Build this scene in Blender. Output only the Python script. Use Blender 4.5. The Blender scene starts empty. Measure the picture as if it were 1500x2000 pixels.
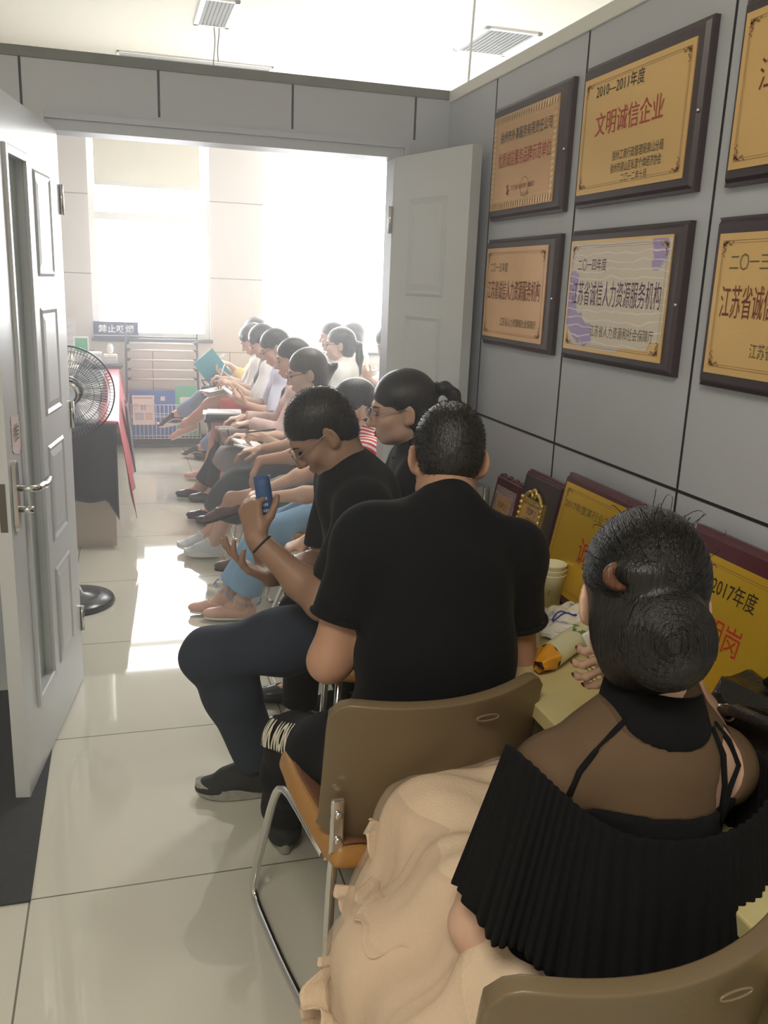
import bpy, math, random
import numpy as np
from mathutils import Vector, Matrix
SC = bpy.context.scene
COL = SC.collection
R = math.radians
random.seed(7)

# ------------------------------------------------------------------ camera
CAM_H, YAW, PITCH, ROLL, F_PX = 1.56, 0.29280184, 0.25145004, 0.03968705, 1719.27
def setup_camera():
    cy, sy, cp, sp = math.cos(YAW), math.sin(YAW), math.cos(PITCH), math.sin(PITCH)
    f = Vector((sy*cp, cy*cp, -sp)); r = Vector((cy, -sy, 0)); u = r.cross(f)
    r2 = math.cos(ROLL)*r + math.sin(ROLL)*u
    u2 = -math.sin(ROLL)*r + math.cos(ROLL)*u
    cd = bpy.data.cameras.new('camera'); co = bpy.data.objects.new('camera', cd); COL.objects.link(co)
    cd.sensor_fit = 'VERTICAL'; cd.sensor_height = 32.0; cd.sensor_width = 24.0
    cd.lens = F_PX/2000*32.0; cd.clip_start = 0.02; cd.clip_end = 100
    m = Matrix((r2, u2, -f)).transposed().to_4x4(); m.translation = Vector((0, 0, CAM_H))
    co.matrix_world = m
    SC.camera = co
setup_camera()

# ------------------------------------------------------------------ sky, lights, exposure
SC.view_settings.view_transform = 'Standard'; SC.view_settings.look = 'None'
SC.view_settings.gamma = 1.0; SC.view_settings.use_curve_mapping = False
SC.view_settings.exposure = 0.55
SKY_STRENGTH = 13.0
FRONT_FILL_W = 50.0
FAR_LAMP_W = 40.0
GLARE_HAZE_DENSITY = 0.031
W = bpy.data.worlds.new('sky'); SC.world = W; W.use_nodes = True
_bg = W.node_tree.nodes['Background']; _bg.inputs[0].default_value = (0.96, 0.98, 1.0, 1); _bg.inputs[1].default_value = SKY_STRENGTH
SC.cycles.max_bounces = 8; SC.cycles.diffuse_bounces = 4; SC.cycles.glossy_bounces = 4
SC.cycles.transparent_max_bounces = 12; SC.cycles.volume_bounces = 1
SC.cycles.caustics_reflective = False; SC.cycles.caustics_refractive = False
SC.cycles.use_denoising = True
SC.cycles.sample_clamp_indirect = 6.0

def area_light(name, loc, rot, sx, sy, watts, color=(1, 1, 1), portal=False):
    l = bpy.data.lights.new(name, 'AREA'); l.shape = 'RECTANGLE'; l.size = sx; l.size_y = sy
    l.energy = watts; l.color = color
    if portal: l.cycles.is_portal = True
    o = bpy.data.objects.new(name, l); COL.objects.link(o); o.location = loc; o.rotation_euler = rot
    return o
# portals in the two big window openings of the far room (they only guide the daylight)
area_light('daylight_portal', (0.29, 8.72, 1.98), (R(-90), 0, 0), 1.06, 1.94, 1, portal=True)
area_light('daylight_portal', (2.50, 8.72, 1.93), (R(-90), 0, 0), 2.40, 2.04, 1, portal=True)

# ------------------------------------------------------------------ materials
MATS = {}
def mat(name, color=(.8, .8, .8), rough=.5, metal=0.0, bump=0.0, bscale=80.0, var=0.0, vscale=6.0, sheen=0.0, coat=0.0, spec=0.5, alpha=1.0, sub=0.0, trans=0.0):
    if name in MATS: return MATS[name]
    m = bpy.data.materials.new(name); m.use_nodes = True
    nt = m.node_tree; b = nt.nodes['Principled BSDF']
    b.inputs['Base Color'].default_value = (*color, 1); b.inputs['Roughness'].default_value = rough
    b.inputs['Metallic'].default_value = metal; b.inputs['Specular IOR Level'].default_value = spec
    b.inputs['Sheen Weight'].default_value = sheen; b.inputs['Coat Weight'].default_value = coat
    b.inputs['Alpha'].default_value = alpha; b.inputs['Subsurface Weight'].default_value = sub
    b.inputs['Transmission Weight'].default_value = trans
    if sub: b.inputs['Subsurface Radius'].default_value = (.01, .004, .002)
    tc = nt.nodes.new('ShaderNodeTexCoord')
    if var:
        n = nt.nodes.new('ShaderNodeTexNoise'); n.inputs['Scale'].default_value = vscale; n.inputs['Detail'].default_value = 5
        nt.links.new(tc.outputs['Object'], n.inputs['Vector'])
        mx = nt.nodes.new('ShaderNodeMix'); mx.data_type = 'RGBA'
        lo = tuple(max(0, c*(1-var)) for c in color); hi = tuple(min(1, c*(1+var)) for c in color)
        mx.inputs[6].default_value = (*lo, 1); mx.inputs[7].default_value = (*hi, 1)
        nt.links.new(n.outputs['Fac'], mx.inputs[0]); nt.links.new(mx.outputs[2], b.inputs['Base Color'])
    if bump:
        n2 = nt.nodes.new('ShaderNodeTexNoise'); n2.inputs['Scale'].default_value = bscale; n2.inputs['Detail'].default_value = 3
        nt.links.new(tc.outputs['Object'], n2.inputs['Vector'])
        bp = nt.nodes.new('ShaderNodeBump'); bp.inputs['Strength'].default_value = bump; bp.inputs['Distance'].default_value = .01
        nt.links.new(n2.outputs['Fac'], bp.inputs['Height']); nt.links.new(bp.outputs['Normal'], b.inputs['Normal'])
    MATS[name] = m
    return m
def srgb(r, g, b):
    f = lambda c: (c/255/12.92) if c/255 <= .04045 else ((c/255+.055)/1.055)**2.4
    return (f(r), f(g), f(b))
def emit(name, color, strength):
    m = bpy.data.materials.new(name); m.use_nodes = True
    b = m.node_tree.nodes['Principled BSDF']; b.inputs['Base Color'].default_value = (*color, 1)
    b.inputs['Emission Color'].default_value = (*color, 1); b.inputs['Emission Strength'].default_value = strength
    return m

# ------------------------------------------------------------------ objects
def empty(name, loc=(0, 0, 0), rotz=0.0):
    o = bpy.data.objects.new(name, None); COL.objects.link(o); o.location = loc; o.rotation_euler = (0, 0, rotz)
    o.empty_display_size = .05
    return o
def tag(o, label, cat, group=None, kind=None):
    o['label'] = label; o['category'] = cat
    if group: o['group'] = group
    if kind: o['kind'] = kind
    return o
def thing(name, label, cat, loc=(0, 0, 0), rotz=0.0, group=None):
    return tag(empty(name, loc, rotz), label, cat, group)
def copy_tree(o, parent=None):
    c = o.copy(); COL.objects.link(c)
    if parent is not None: c.parent = parent
    for ch in [x for x in SC.objects if x.parent == o]: copy_tree(ch, c)
    return c

class MB:
    """collects simple shapes, builds ONE mesh object"""
    def __init__(s): s.v = []; s.f = []; s.sm = []
    def add(s, vs, fs, smooth=False):
        o = len(s.v); s.v += [tuple(p) for p in vs]; s.f += [tuple(i+o for i in f) for f in fs]; s.sm += [smooth]*len(fs)
        return s
    def box(s, c, d, rot=None, m=None):
        x, y, z = d[0]/2, d[1]/2, d[2]/2
        vs = [Vector((sx*x, sy*y, sz*z)) for sx in (-1, 1) for sy in (-1, 1) for sz in (-1, 1)]
        if rot is not None: vs = [rot @ v for v in vs]
        vs = [v+Vector(c) for v in vs]
        return s.add(vs, [(0, 1, 3, 2), (4, 6, 7, 5), (0, 4, 5, 1), (2, 3, 7, 6), (0, 2, 6, 4), (1, 5, 7, 3)])
    def b2(s, lo, hi):
        return s.box([(a+b)/2 for a, b in zip(lo, hi)], [b-a for a, b in zip(lo, hi)])
    def tube(s, pts, r, n=10, cap=True, closed=False):
        pts = [Vector(p) for p in pts]; m = len(pts)
        rs = r if isinstance(r, (list, tuple)) else [r]*m
        vs = []; prev = None
        for i, p in enumerate(pts):
            a = pts[(i-1) % m] if (closed or i > 0) else p; b = pts[(i+1) % m] if (closed or i < m-1) else p
            t = (b-a)
            t = t.normalized() if t.length > 1e-9 else Vector((0, 0, 1))
            if prev is None:
                u = t.cross(Vector((0, 0, 1)))
                if u.length < 1e-3: u = t.cross(Vector((1, 0, 0)))
            else:
                u = prev - t*prev.dot(t)
                if u.length < 1e-6: u = t.cross(Vector((1, 0, .3)))
            u.normalize(); prev = u; w = t.cross(u)
            vs += [p + (u*math.cos(2*math.pi*k/n) + w*math.sin(2*math.pi*k/n))*rs[i] for k in range(n)]
        fs = []
        for i in range(m if closed else m-1):
            j = (i+1) % m
            for k in range(n):
                fs.append((i*n+k, i*n+(k+1) % n, j*n+(k+1) % n, j*n+k))
        s.add(vs, fs, True)
        if cap and not closed:
            o = len(s.v)-m*n
            s.f.append(tuple(o+k for k in reversed(range(n)))); s.sm.append(False)
            s.f.append(tuple(o+(m-1)*n+k for k in range(n))); s.sm.append(False)
        return s
    def lathe(s, prof, c=(0, 0, 0), n=28, M=None, smooth=True):
        vs = []
        for r, z in prof:
            for k in range(n):
                v = Vector((r*math.cos(2*math.pi*k/n), r*math.sin(2*math.pi*k/n), z))
                if M is not None: v = M @ v
                vs.append(v+Vector(c))
        fs = []
        for i in range(len(prof)-1):
            for k in range(n):
                fs.append((i*n+k, i*n+(k+1) % n, (i+1)*n+(k+1) % n, (i+1)*n+k))
        return s.add(vs, fs, smooth)
    def quad(s, a, b, c, d): return s.add([a, b, c, d], [(0, 1, 2, 3)])
    def prism(s, poly, axis_pt, o, u, v, w):
        """polygon (list of 2D) in plane o + x*u + y*v, extruded by vector w"""
        o, u, v, w = Vector(o), Vector(u), Vector(v), Vector(w); n = len(poly)
        vs = [o+u*a+v*b for a, b in poly] + [o+u*a+v*b+w for a, b in poly]
        fs = [tuple(reversed(range(n))), tuple(range(n, 2*n))] + [(i, (i+1) % n, n+(i+1) % n, n+i) for i in range(n)]
        return s.add(vs, fs)
    def grid(s, fn, nu, nv, smooth=True, thick=0.0):
        P = [[Vector(fn(i/nu, j/nv)) for j in range(nv+1)] for i in range(nu+1)]
        vs = [p for row in P for p in row]
        fs = [(i*(nv+1)+j, (i+1)*(nv+1)+j, (i+1)*(nv+1)+j+1, i*(nv+1)+j+1) for i in range(nu) for j in range(nv)]
        return s.add(vs, fs, smooth)
    def sphere(s, c, r, nu=14, nv=9, rot=None):
        r = r if isinstance(r, (tuple, list)) else (r, r, r)
        vs = []
        for j in range(nv+1):
            t = math.pi*j/nv
            for i in range(nu):
                p = 2*math.pi*i/nu
                v = Vector((r[0]*math.sin(t)*math.cos(p), r[1]*math.sin(t)*math.sin(p), r[2]*math.cos(t)))
                if rot is not None: v = rot @ v
                vs.append(v+Vector(c))
        fs = [(j*nu+i, (j+1)*nu+i, (j+1)*nu+(i+1) % nu, j*nu+(i+1) % nu) for j in range(nv) for i in range(nu)]
        return s.add(vs, fs, True)
    def build(s, name, m, parent=None, bevel=0.0, seg=2, solid=0.0, sub=0):
        me = bpy.data.meshes.new(name); me.from_pydata([tuple(v) for v in s.v], [], s.f); me.update()
        me.polygons.foreach_set('use_smooth', s.sm)
        o = bpy.data.objects.new(name, me); COL.objects.link(o)
        if m: me.materials.append(m)
        if parent is not None: o.parent = parent
        if solid:
            d = o.modifiers.new('solid', 'SOLIDIFY'); d.thickness = solid; d.offset = 0
        if bevel:
            d = o.modifiers.new('bevel', 'BEVEL'); d.width = bevel; d.segments = seg; d.limit_method = 'ANGLE'; d.angle_limit = R(35)
        if sub:
            d = o.modifiers.new('sub', 'SUBSURF'); d.levels = sub; d.render_levels = sub
        return o
def struct(name, mb, m, bevel=0.0, parent=None):
    o = mb.build(name, m, parent, bevel)
    if parent is None: o['kind'] = 'structure'
    return o

def text_part(name, body, m, o, u, v, n, width, height, parent=None, align='L', depth=.0008, shear=0.0, bold=.0):
    """lettering: origin o = left bottom of the box, u = reading direction, v = up, n = outward normal"""
    cu = bpy.data.curves.new('t', 'FONT'); cu.body = body; cu.size = 1; cu.resolution_u = 2; cu.extrude = .0; cu.offset = bold; cu.shear = shear
    tmp = bpy.data.objects.new('t', cu); COL.objects.link(tmp)
    dg = bpy.context.evaluated_depsgraph_get(); dg.update()
    me = bpy.data.meshes.new_from_object(tmp.evaluated_get(dg))
    bpy.data.objects.remove(tmp); bpy.data.curves.remove(cu)
    nv = len(me.vertices); co = np.empty(nv*3); me.vertices.foreach_get('co', co); co = co.reshape(-1, 3)
    if nv == 0: return None
    lo, hi = co.min(0), co.max(0); sx = width/max(hi[0]-lo[0], 1e-6); sy = height/max(hi[1]-lo[1], 1e-6)
    o, u, v, n = (np.array(q, float) for q in (o, u, v, n))
    P = o + np.outer((co[:, 0]-lo[0])*sx, u) + np.outer((co[:, 1]-lo[1])*sy, v) + n*depth
    me.vertices.foreach_set('co', P.ravel()); me.update(); me.name = name
    me.materials.clear(); me.materials.append(m)
    ob = bpy.data.objects.new(name, me); COL.objects.link(ob)
    if parent is not None: ob.parent = parent
    return ob
# ================================================================== THE ROOM
WX = 1.229      # inner face of the right partition wall
DY = 3.42       # near face of the partition with the double door
CZ = 3.30       # ceiling
# --- materials of the setting
def tile_floor():
    m = bpy.data.materials.new('polished_tiles'); m.use_nodes = True; nt = m.node_tree; b = nt.nodes['Principled BSDF']
    tc = nt.nodes.new('ShaderNodeTexCoord'); mp = nt.nodes.new('ShaderNodeMapping')
    mp.inputs['Location'].default_value = (.274, -2.1, 0)
    br = nt.nodes.new('ShaderNodeTexBrick'); br.offset = 0; br.squash = 1
    br.inputs['Scale'].default_value = 1.0; br.inputs['Mortar Size'].default_value = .0028; br.inputs['Mortar Smooth'].default_value = .2
    br.inputs['Brick Width'].default_value = .80; br.inputs['Row Height'].default_value = .835
    br.inputs['Color1'].default_value = (*srgb(206, 203, 190), 1); br.inputs['Color2'].default_value = (*srgb(209, 205, 192), 1)
    br.inputs['Mortar'].default_value = (*srgb(120, 116, 104), 1)
    nt.links.new(tc.outputs['Object'], mp.inputs[0]); nt.links.new(mp.outputs[0], br.inputs['Vector'])
    ns = nt.nodes.new('ShaderNodeTexNoise'); ns.inputs['Scale'].default_value = 260; ns.inputs['Detail'].default_value = 2
    nt.links.new(tc.outputs['Object'], ns.inputs['Vector'])
    rp = nt.nodes.new('ShaderNodeMapRange'); rp.inputs[3].default_value = .93; rp.inputs[4].default_value = 1.05
    nt.links.new(ns.outputs['Fac'], rp.inputs[0])
    mul = nt.nodes.new('ShaderNodeMix'); mul.data_type = 'RGBA'; mul.blend_type = 'MULTIPLY'; mul.inputs[0].default_value = 1
    nt.links.new(br.outputs['Color'], mul.inputs[6]); nt.links.new(rp.outputs[0], mul.inputs[7]); nt.links.new(mul.outputs[2], b.inputs['Base Color'])
    b.inputs['Roughness'].default_value = .045; b.inputs['Specular IOR Level'].default_value = .55
    return m
M_FLOOR = tile_floor()
M_GREY = mat('grey_panel', srgb(186, 190, 199), .42, bump=.02, bscale=220, var=.03)
M_GROOVE = mat('dark_groove', srgb(32, 32, 34), .7)
M_WHITE = mat('white_paint', srgb(236, 234, 226), .6, bump=.01)
M_CEIL = mat('ceiling_paint', srgb(208, 203, 186), .8)
M_SLAT = mat('grey_slat', srgb(150, 152, 150), .5)
M_BEIGE = mat('beige_panel', srgb(212, 204, 197), .5, var=.03)
M_TRIMG = mat('worn_grey_trim', srgb(120, 122, 118), .6, var=.25, vscale=9)
M_DOOR = mat('grey_white_door', srgb(204, 207, 210), .32)
M_DARK = mat('dark_base', srgb(58, 60, 64), .5)
M_ALU = mat('white_aluminium', srgb(226, 226, 222), .4)
M_CHROME = mat('chrome', (.72, .72, .72), .16, 1.0)
M_GLASSF = mat('frosted_glass', srgb(178, 190, 186), .35)

struct('floor', MB().b2((-3, -3, -.06), (4.6, 8.7, 0)), M_FLOOR)
struct('ceiling', MB().b2((-3, -3, CZ), (4.6, 8.7, CZ+.08)), M_CEIL)

def panel_wall(name, box, m, grooves, gm):
    """slab with dark grooves let into its face (sub-mesh child)"""
    o = struct(name, MB().b2(*box), m)
    g = MB()
    for lo, hi in grooves: g.b2(lo, hi)
    c = g.build('panel_joint', gm, o)
    return o
# right partition wall, open above
jw = .0035
gr = []
for y in (2.964, 2.345, 1.722, 1.10, .48, -.14, -.76, -1.38): gr.append(((WX-.0012, y-jw, 0), (WX+.004, y+jw, 2.24)))
gr.append(((WX-.0014, -3, 1.125-jw), (WX+.004, DY, 1.125+jw)))
panel_wall('wall_right', ((WX, -3, 0), (WX+.08, DY, 2.24)), M_GREY, gr, M_GROOVE)
struct('trim_1', MB().b2((WX-.006, -3, 2.24), (WX+.086, DY+.1, 2.282)), M_ALU, .003)
# partition with the double door
gl = []
for x in (-.295, .153, .624, 1.092): gl.append(((x-.004, DY-.0012, 2.10), (x+.004, DY+.004, 2.25)))
for x in (-.9, -1.5, -2.1): gl.append(((x-.004, DY-.0012, 0), (x+.004, DY+.004, 2.25)))
pw = MB(); pw.b2((-3, DY, 0), (-.235, DY+.1, 2.25)); pw.b2((1.06, DY, 0), (WX+.08, DY+.1, 2.25)); pw.b2((-.235, DY, 2.07), (1.06, DY+.1, 2.25))
o = struct('wall_partition', pw, M_GREY); g = MB()
for lo, hi in gl: g.b2(lo, hi)
g.build('panel_joint', M_GROOVE, o)
struct('trim_2', MB().b2((-3, DY-.006, 2.25), (WX, DY+.106, 2.284)), M_TRIMG, .003)
fr = MB()
fr.b2((-.245, DY-.012, 0), (-.195, DY+.112, 2.085)); fr.b2((1.02, DY-.012, 0), (1.07, DY+.112, 2.085)); fr.b2((-.195, DY-.012, 2.03), (1.02, DY+.112, 2.085))
fr.b2((-.245, DY-.022, 0), (-.225, DY-.0125, 2.085)); fr.b2((1.05, DY-.022, 0), (1.07, DY-.0125, 2.085)); fr.b2((-.2245, DY-.022, 2.066), (1.0495, DY-.0125, 2.085))
struct('trim_3', fr, M_GREY)
# outer shell
struct('wall_left', MB().b2((-3.08, -3, 0), (-3, 8.7, CZ)), M_WHITE)
struct('wall_front', MB().b2((-3, -3.08, 0), (4.6, -3, CZ)), M_WHITE)
struct('wall_far_right', MB().b2((4.6, -3, 0), (4.68, 8.7, CZ)), M_WHITE)
# window wall at the back of the far room
BY = 8.6
wb = MB()
wb.b2((-3, BY, 0), (-.24, BY+.2, CZ)); wb.b2((.81, BY, 0), (1.30, BY+.2, CZ)); wb.b2((3.7, BY, 0), (4.6, BY+.2, CZ))
wb.b2((-.24, BY, 0), (.81, BY+.2, 1.0)); wb.b2((-.24, BY, 2.95), (.81, BY+.2, CZ)); wb.b2((1.30, BY, 0), (3.7, BY+.2, .91)); wb.b2((1.30, BY, 2.95), (3.7, BY+.2, CZ))
o = struct('wall_back', wb, M_BEIGE); g = MB()
def hj(x0, x1, z): g.b2((x0, BY-.0015, z-.004), (x1, BY+.003, z+.004))
def vj(x, z0, z1): g.b2((x-.004, BY-.0015, z0), (x+.004, BY+.003, z1))
for z in (2.243, 1.566): hj(-3, -.24, z); hj(.81, 1.30, z)
hj(-3, -.24, .885); hj(.81, 1.3, .885)
vj(.275, .09, .90); vj(.99, .09, .885); vj(-.6, .09, 3.3); vj(2.75, .09, .91); hj(-.24, .81, .5)
g.build('panel_joint', mat('beige_joint', srgb(140, 130, 122), .7), o)
struct('baseboard_back', MB().b2((-3, BY-.012, 0), (4.6, BY, .10)), M_DARK)
# windows
def window(name, x0, x1, z0, z1, mullions, transom):
    w = MB(); t = .05; y0, y1 = BY+.05, BY+.13
    w.b2((x0, y0, z0), (x0+t, y1, z1)); w.b2((x1-t, y0, z0), (x1, y1, z1)); xs = [x0+t]
    for mx in mullions: w.b2((mx-.035, y0, z0), (mx+.035, y1, z1)); xs += [mx-.035, mx+.035]
    xs.append(x1-t)
    for a, b in zip(xs[0::2], xs[1::2]):
        w.b2((a+.0005, y0, z0), (b-.0005, y1, z0+t)); w.b2((a+.0005, y0, z1-t), (b-.0005, y1, z1))
        if transom: w.b2((a+.0005, y0, transom-.02), (b-.0005, y1, transom+.045))
    o = struct(name, w, M_ALU)
    w2 = MB(); w2.b2((x0+t, BY+.085, z0+t), (x1-t, BY+.091, z1-t))
    gm = bpy.data.materials.get('clear_pane')
    if gm is None:
        gm = bpy.data.materials.new('clear_pane'); gm.use_nodes = True; nt = gm.node_tree
        for n in list(nt.nodes):
            if n.type == 'BSDF_PRINCIPLED': nt.nodes.remove(n)
        tr = nt.nodes.new('ShaderNodeBsdfTransparent'); gs = nt.nodes.new('ShaderNodeBsdfGlossy'); gs.inputs['Roughness'].default_value = .02
        mx = nt.nodes.new('ShaderNodeMixShader'); mx.inputs[0].default_value = .05
        nt.links.new(tr.outputs[0], mx.inputs[1]); nt.links.new(gs.outputs[0], mx.inputs[2]); nt.links.new(mx.outputs[0], nt.nodes['Material Output'].inputs[0])
    w2.build('window_pane', gm, o)
    s = MB(); s.b2((x0-.02, BY-.04, z0-.03), (x1+.02, BY+.05, z0)); s.build('window_sill', M_DARK, o, .003)
    return o
window('window_1', -.24, .81, 1.0, 2.95, (), 2.06)
window('window_2', 1.30, 3.70, .91, 2.95, (2.23,), 1.94)
# roller blind in the top of the first window
bl = thing('roller_blind', 'cream roller blind lowered over the top of the left window', 'blind', (.25, BY+.02, 2.95))
def blind_mat():
    m = bpy.data.materials.new('blind_cloth'); m.use_nodes = True; nt = m.node_tree
    b = nt.nodes['Principled BSDF']; b.inputs['Base Color'].default_value = (*srgb(226, 222, 206), 1); b.inputs['Roughness'].default_value = .9
    tl = nt.nodes.new('ShaderNodeBsdfTranslucent'); tl.inputs[0].default_value = (*srgb(222, 216, 198), 1)
    mx = nt.nodes.new('ShaderNodeMixShader'); mx.inputs[0].default_value = .10
    nt.links.new(b.outputs[0], mx.inputs[1]); nt.links.new(tl.outputs[0], mx.inputs[2]); nt.links.new(mx.outputs[0], nt.nodes['Material Output'].inputs[0])
    return m
MB().b2((-.435, -.001, -.60), (.48, .001, -.03)).build('blind_cloth', blind_mat(), bl)
MB().tube([(-.45, 0, -.03), (.50, 0, -.03)], .022).build('blind_roller', M_ALU, bl)
MB().b2((-.435, -.008, -.625), (.48, .008, -.60)).build('bottom_bar', M_ALU, bl)

# floor mat below the left door
o = MB().b2((-1.15, 2.09, .0), (-.272, 3.36, .006)).build('floor_mat', mat('mat_fibre', srgb(58, 60, 64), .95, bump=.4, bscale=400, var=.2, vscale=60))
tag(o, 'dark grey floor mat lying under the open left door', 'mat')

# --- doors
def door_frame_axes(hinge, free):
    h, f = Vector(hinge), Vector(free); u = (f-h).normalized(); return h, u
def leaf(name, hinge, free, width, face_sign, glass, panels, hw=True):
    """u runs from hinge to free edge; n is the face the camera sees"""
    h, u = door_frame_axes(hinge, free); n = Vector((u.y, -u.x, 0))*face_sign; th = .042; H = 2.025
    root = empty(name); root['kind'] = 'structure'
    def P(a, d, z): return h + u*a + n*d + Vector((0, 0, z+.006))
    def slab(mb, a0, a1, z0, z1, d0, d1):
        vs = [P(a, d, z) for a in (a0, a1) for d in (d0, d1) for z in (z0, z1)]
        mb.add(vs, [(0, 1, 3, 2), (4, 6, 7, 5), (0, 4, 5, 1), (2, 3, 7, 6), (0, 2, 6, 4), (1, 5, 7, 3)])
    m = MB()
    if glass:
        a0, a1, z0, z1 = glass
        slab(m, 0, a0, 0, H, -th, 0); slab(m, a1, width, 0, H, -th, 0); slab(m, a0, a1, 0, z0, -th, 0); slab(m, a0, a1, z1, H, -th, 0)
    else: slab(m, 0, width, 0, H, -th, 0)
    m.build('door_leaf', M_DOOR, root)
    if glass:
        a0, a1, z0, z1 = glass
        g = MB(); slab(g, a0-.002, a1+.002, z0-.002, z1+.002, -.03, -.024); g.build('glass_pane', M_GLASSF, root)
        f = MB(); w = .022
        for q in ((a0-w, a0+.004, z0-w, z1+w), (a1-.004, a1+w, z0-w, z1+w), (a0, a1, z0-w, z0+.004), (a0, a1, z1-.004, z1+w)):
            slab(f, *q, -.004, .009)
        f.build('glass_beading', M_DOOR, root, .004)
    for a0, a1, z0, z1 in panels:
        p = MB(); e = .022
        outer = [P(a0, .0005, z0), P(a1, .0005, z0), P(a1, .0005, z1), P(a0, .0005, z1)]
        ridge = [P(a0+e*.45, .0055, z0+e*.45), P(a1-e*.45, .0055, z0+e*.45), P(a1-e*.45, .0055, z1-e*.45), P(a0+e*.45, .0055, z1-e*.45)]
        dip = [P(a0+e, .0008, z0+e), P(a1-e, .0008, z0+e), P(a1-e, .0008, z1-e), P(a0+e, .0008, z1-e)]
        inn = [P(a0+2*e, .005, z0+2*e), P(a1-2*e, .005, z0+2*e), P(a1-2*e, .005, z1-2*e), P(a0+2*e, .005, z1-2*e)]
        vs = outer+ridge+dip+inn; fs = []
        for L in range(3):
            for k in range(4): fs.append((L*4+k, L*4+(k+1) % 4, L*4+4+(k+1) % 4, L*4+4+k))
        fs.append((12, 13, 14, 15)); p.add(vs, fs); p.build('door_panel', M_DOOR, root)
    for z in (.25, 1.05, 1.8):
        q = MB(); q.tube([P(-.004, .006, z-.05), P(-.004, .006, z+.05)], .008); q.build('hinge', M_CHROME, root)
    return root, P
LD, LP = leaf('door_1', (-.19, 3.42, 0), (-.314, 2.58, 0), .85, -1, (.475, .675, .245, 1.87),
              [(.145, .372, .225, .577), (.145, .372, .668, 1.0), (.145, .372, 1.096, 1.446), (.145, .372, 1.54, 1.86)])
# check the seen face is the +x side: n must point to +x
RD, RP = leaf('door_2', (1.016, 3.42, 0), (1.147, 2.965, 0), .485, 1, None,
              [(.115, .355, 1.52, 1.87), (.115, .355, 1.10, 1.455), (.115, .355, .668, 1.03), (.115, .355, .225, .60)])
# lever handle, rose plate and thumb-turn of the left leaf
pl = MB(); ring = []
for k in range(24):
    t = 2*math.pi*k/24; ring.append((.795+.020*math.cos(t), .932+.085*(1 if math.sin(t) > 0 else -1)+.020*math.sin(t)))
pl.add([LP(a, .0, z) for a, z in ring]+[LP(.795+(a-.795)*.8, .010, .932+(z-.932)*.97) for a, z in ring],
       [tuple(range(24, 48))]+[(k, (k+1) % 24, 24+(k+1) % 24, 24+k) for k in range(24)])
plate = pl.build('handle_plate', M_CHROME, LD)
lv = MB(); lv.tube([LP(.795, .008, .955), LP(.795, .062, .955)], .009)
lv.tube([LP(.797, .058, .955), LP(.775, .064, .955), LP(.74, .064, .953), LP(.71, .062, .946), LP(.69, .066, .950), LP(.672, .070, .962)], [.009, .010, .0105, .012, .011, .007], 12)
lv.build('door_lever', M_CHROME, LD)
kn = MB(); kn.tube([LP(.795, .008, .893), LP(.795, .05, .893)], .0095, 12); kn.build('thumb_turn', M_CHROME, LD)
lk = MB(); a = LP(.851, -.034, .80); b = LP(.851, -.008, 1.05)
lk.add([LP(.8512, -.030, .84), LP(.8512, -.010, .84), LP(.8512, -.010, .98), LP(.8512, -.030, .98)], [(0, 1, 2, 3)]); lk.build('latch_plate', mat('brass_dull', srgb(104, 98, 86), .45, .8), LD)
# push note taped to the door
nt_ = thing('push_note', 'torn pink paper note with a handwritten character taped to the left door', 'note', tuple(LP(.746, .001, 1.05)))
base = LP(.746, .001, 1.05)
outl = [(-.045, .002), (-.01, -.006), (.03, .002), (.046, .012), (.046, .105), (.03, .110), (-.01, .101), (-.046, .106)]
mb = MB(); vs = [LP(.746+a, .0012+.004*abs(a), 1.05+z)-base for a, z in outl]; mb.add(vs, [tuple(range(len(vs)))]); mb.build('paper', mat('pink_paper', srgb(226, 204, 204), .8), nt_, solid=.0006)
_u = LP(.0, 0, 0)-LP(1, 0, 0); _n = (LP(0, 1, 0)-LP(0, 0, 0)); M_INK = mat('black_ink', srgb(38, 34, 36), .6)
text_part('lettering', '推', M_INK, LP(.775, .0042, 1.085)-base, tuple(_u), (0, 0, 1), tuple(_n), .05, .05, nt_, depth=.0)

# --- ceiling fittings of the far room
def vent(name, label, x0, x1, y0, y1, n, rows=1):
    t = thing(name, label, 'vent', ((x0+x1)/2, (y0+y1)/2, CZ)); hx, hy = (x1-x0)/2, (y1-y0)/2; f = .035
    b = MB(); b.b2((-hx, -hy, -.014), (-hx+f, hy, 0)); b.b2((hx-f, -hy, -.014), (hx, hy, 0)); b.b2((-hx, -hy, -.014), (hx, -hy+f, 0)); b.b2((-hx, hy-f, -.014), (hx, hy, 0))
    b.build('frame', M_ALU, t, .002)
    MB().b2((-hx+f, -hy+f, -.003), (hx-f, hy-f, -.001)).build('duct', mat('duct_grey', srgb(60, 62, 64), .8), t)
    for k in range(n):
        s = MB(); x = -hx+f+(k+.5)*(2*hx-2*f)/n
        s.box((x, 0, -.009), (.016, 2*hy-2*f, .0025), Matrix.Rotation(R(35 if x0 < 1 else -40), 3, 'Y')); s.build('slat', M_SLAT, t)
    return t
v1 = vent('ceiling_vent', 'narrow white slatted air vent in the ceiling with dark ribbons hanging from it', .56, .81, 6.33, 6.99, 7)
rb = tag(empty('air_ribbon', (.80, 6.98, CZ-.012)), 'pair of thin dark ribbons dangling from the slatted ceiling vent', 'ribbon')
for dx, L in ((0, .26), (.03, .22)):
    m = MB(); m.grid(lambda a, b, dx=dx, L=L: (dx-.10+a*.008+.006*math.sin(b*5+dx*40), .004*math.sin(b*7), -b*L), 1, 10); m.build('strip', mat('ribbon_dark', srgb(84, 82, 78), .8), rb, solid=.001)
vent('ceiling_vent', 'square white louvred air diffuser in the ceiling above the wall plaques', 2.46, 2.88, 6.19, 6.85, 11)
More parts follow.
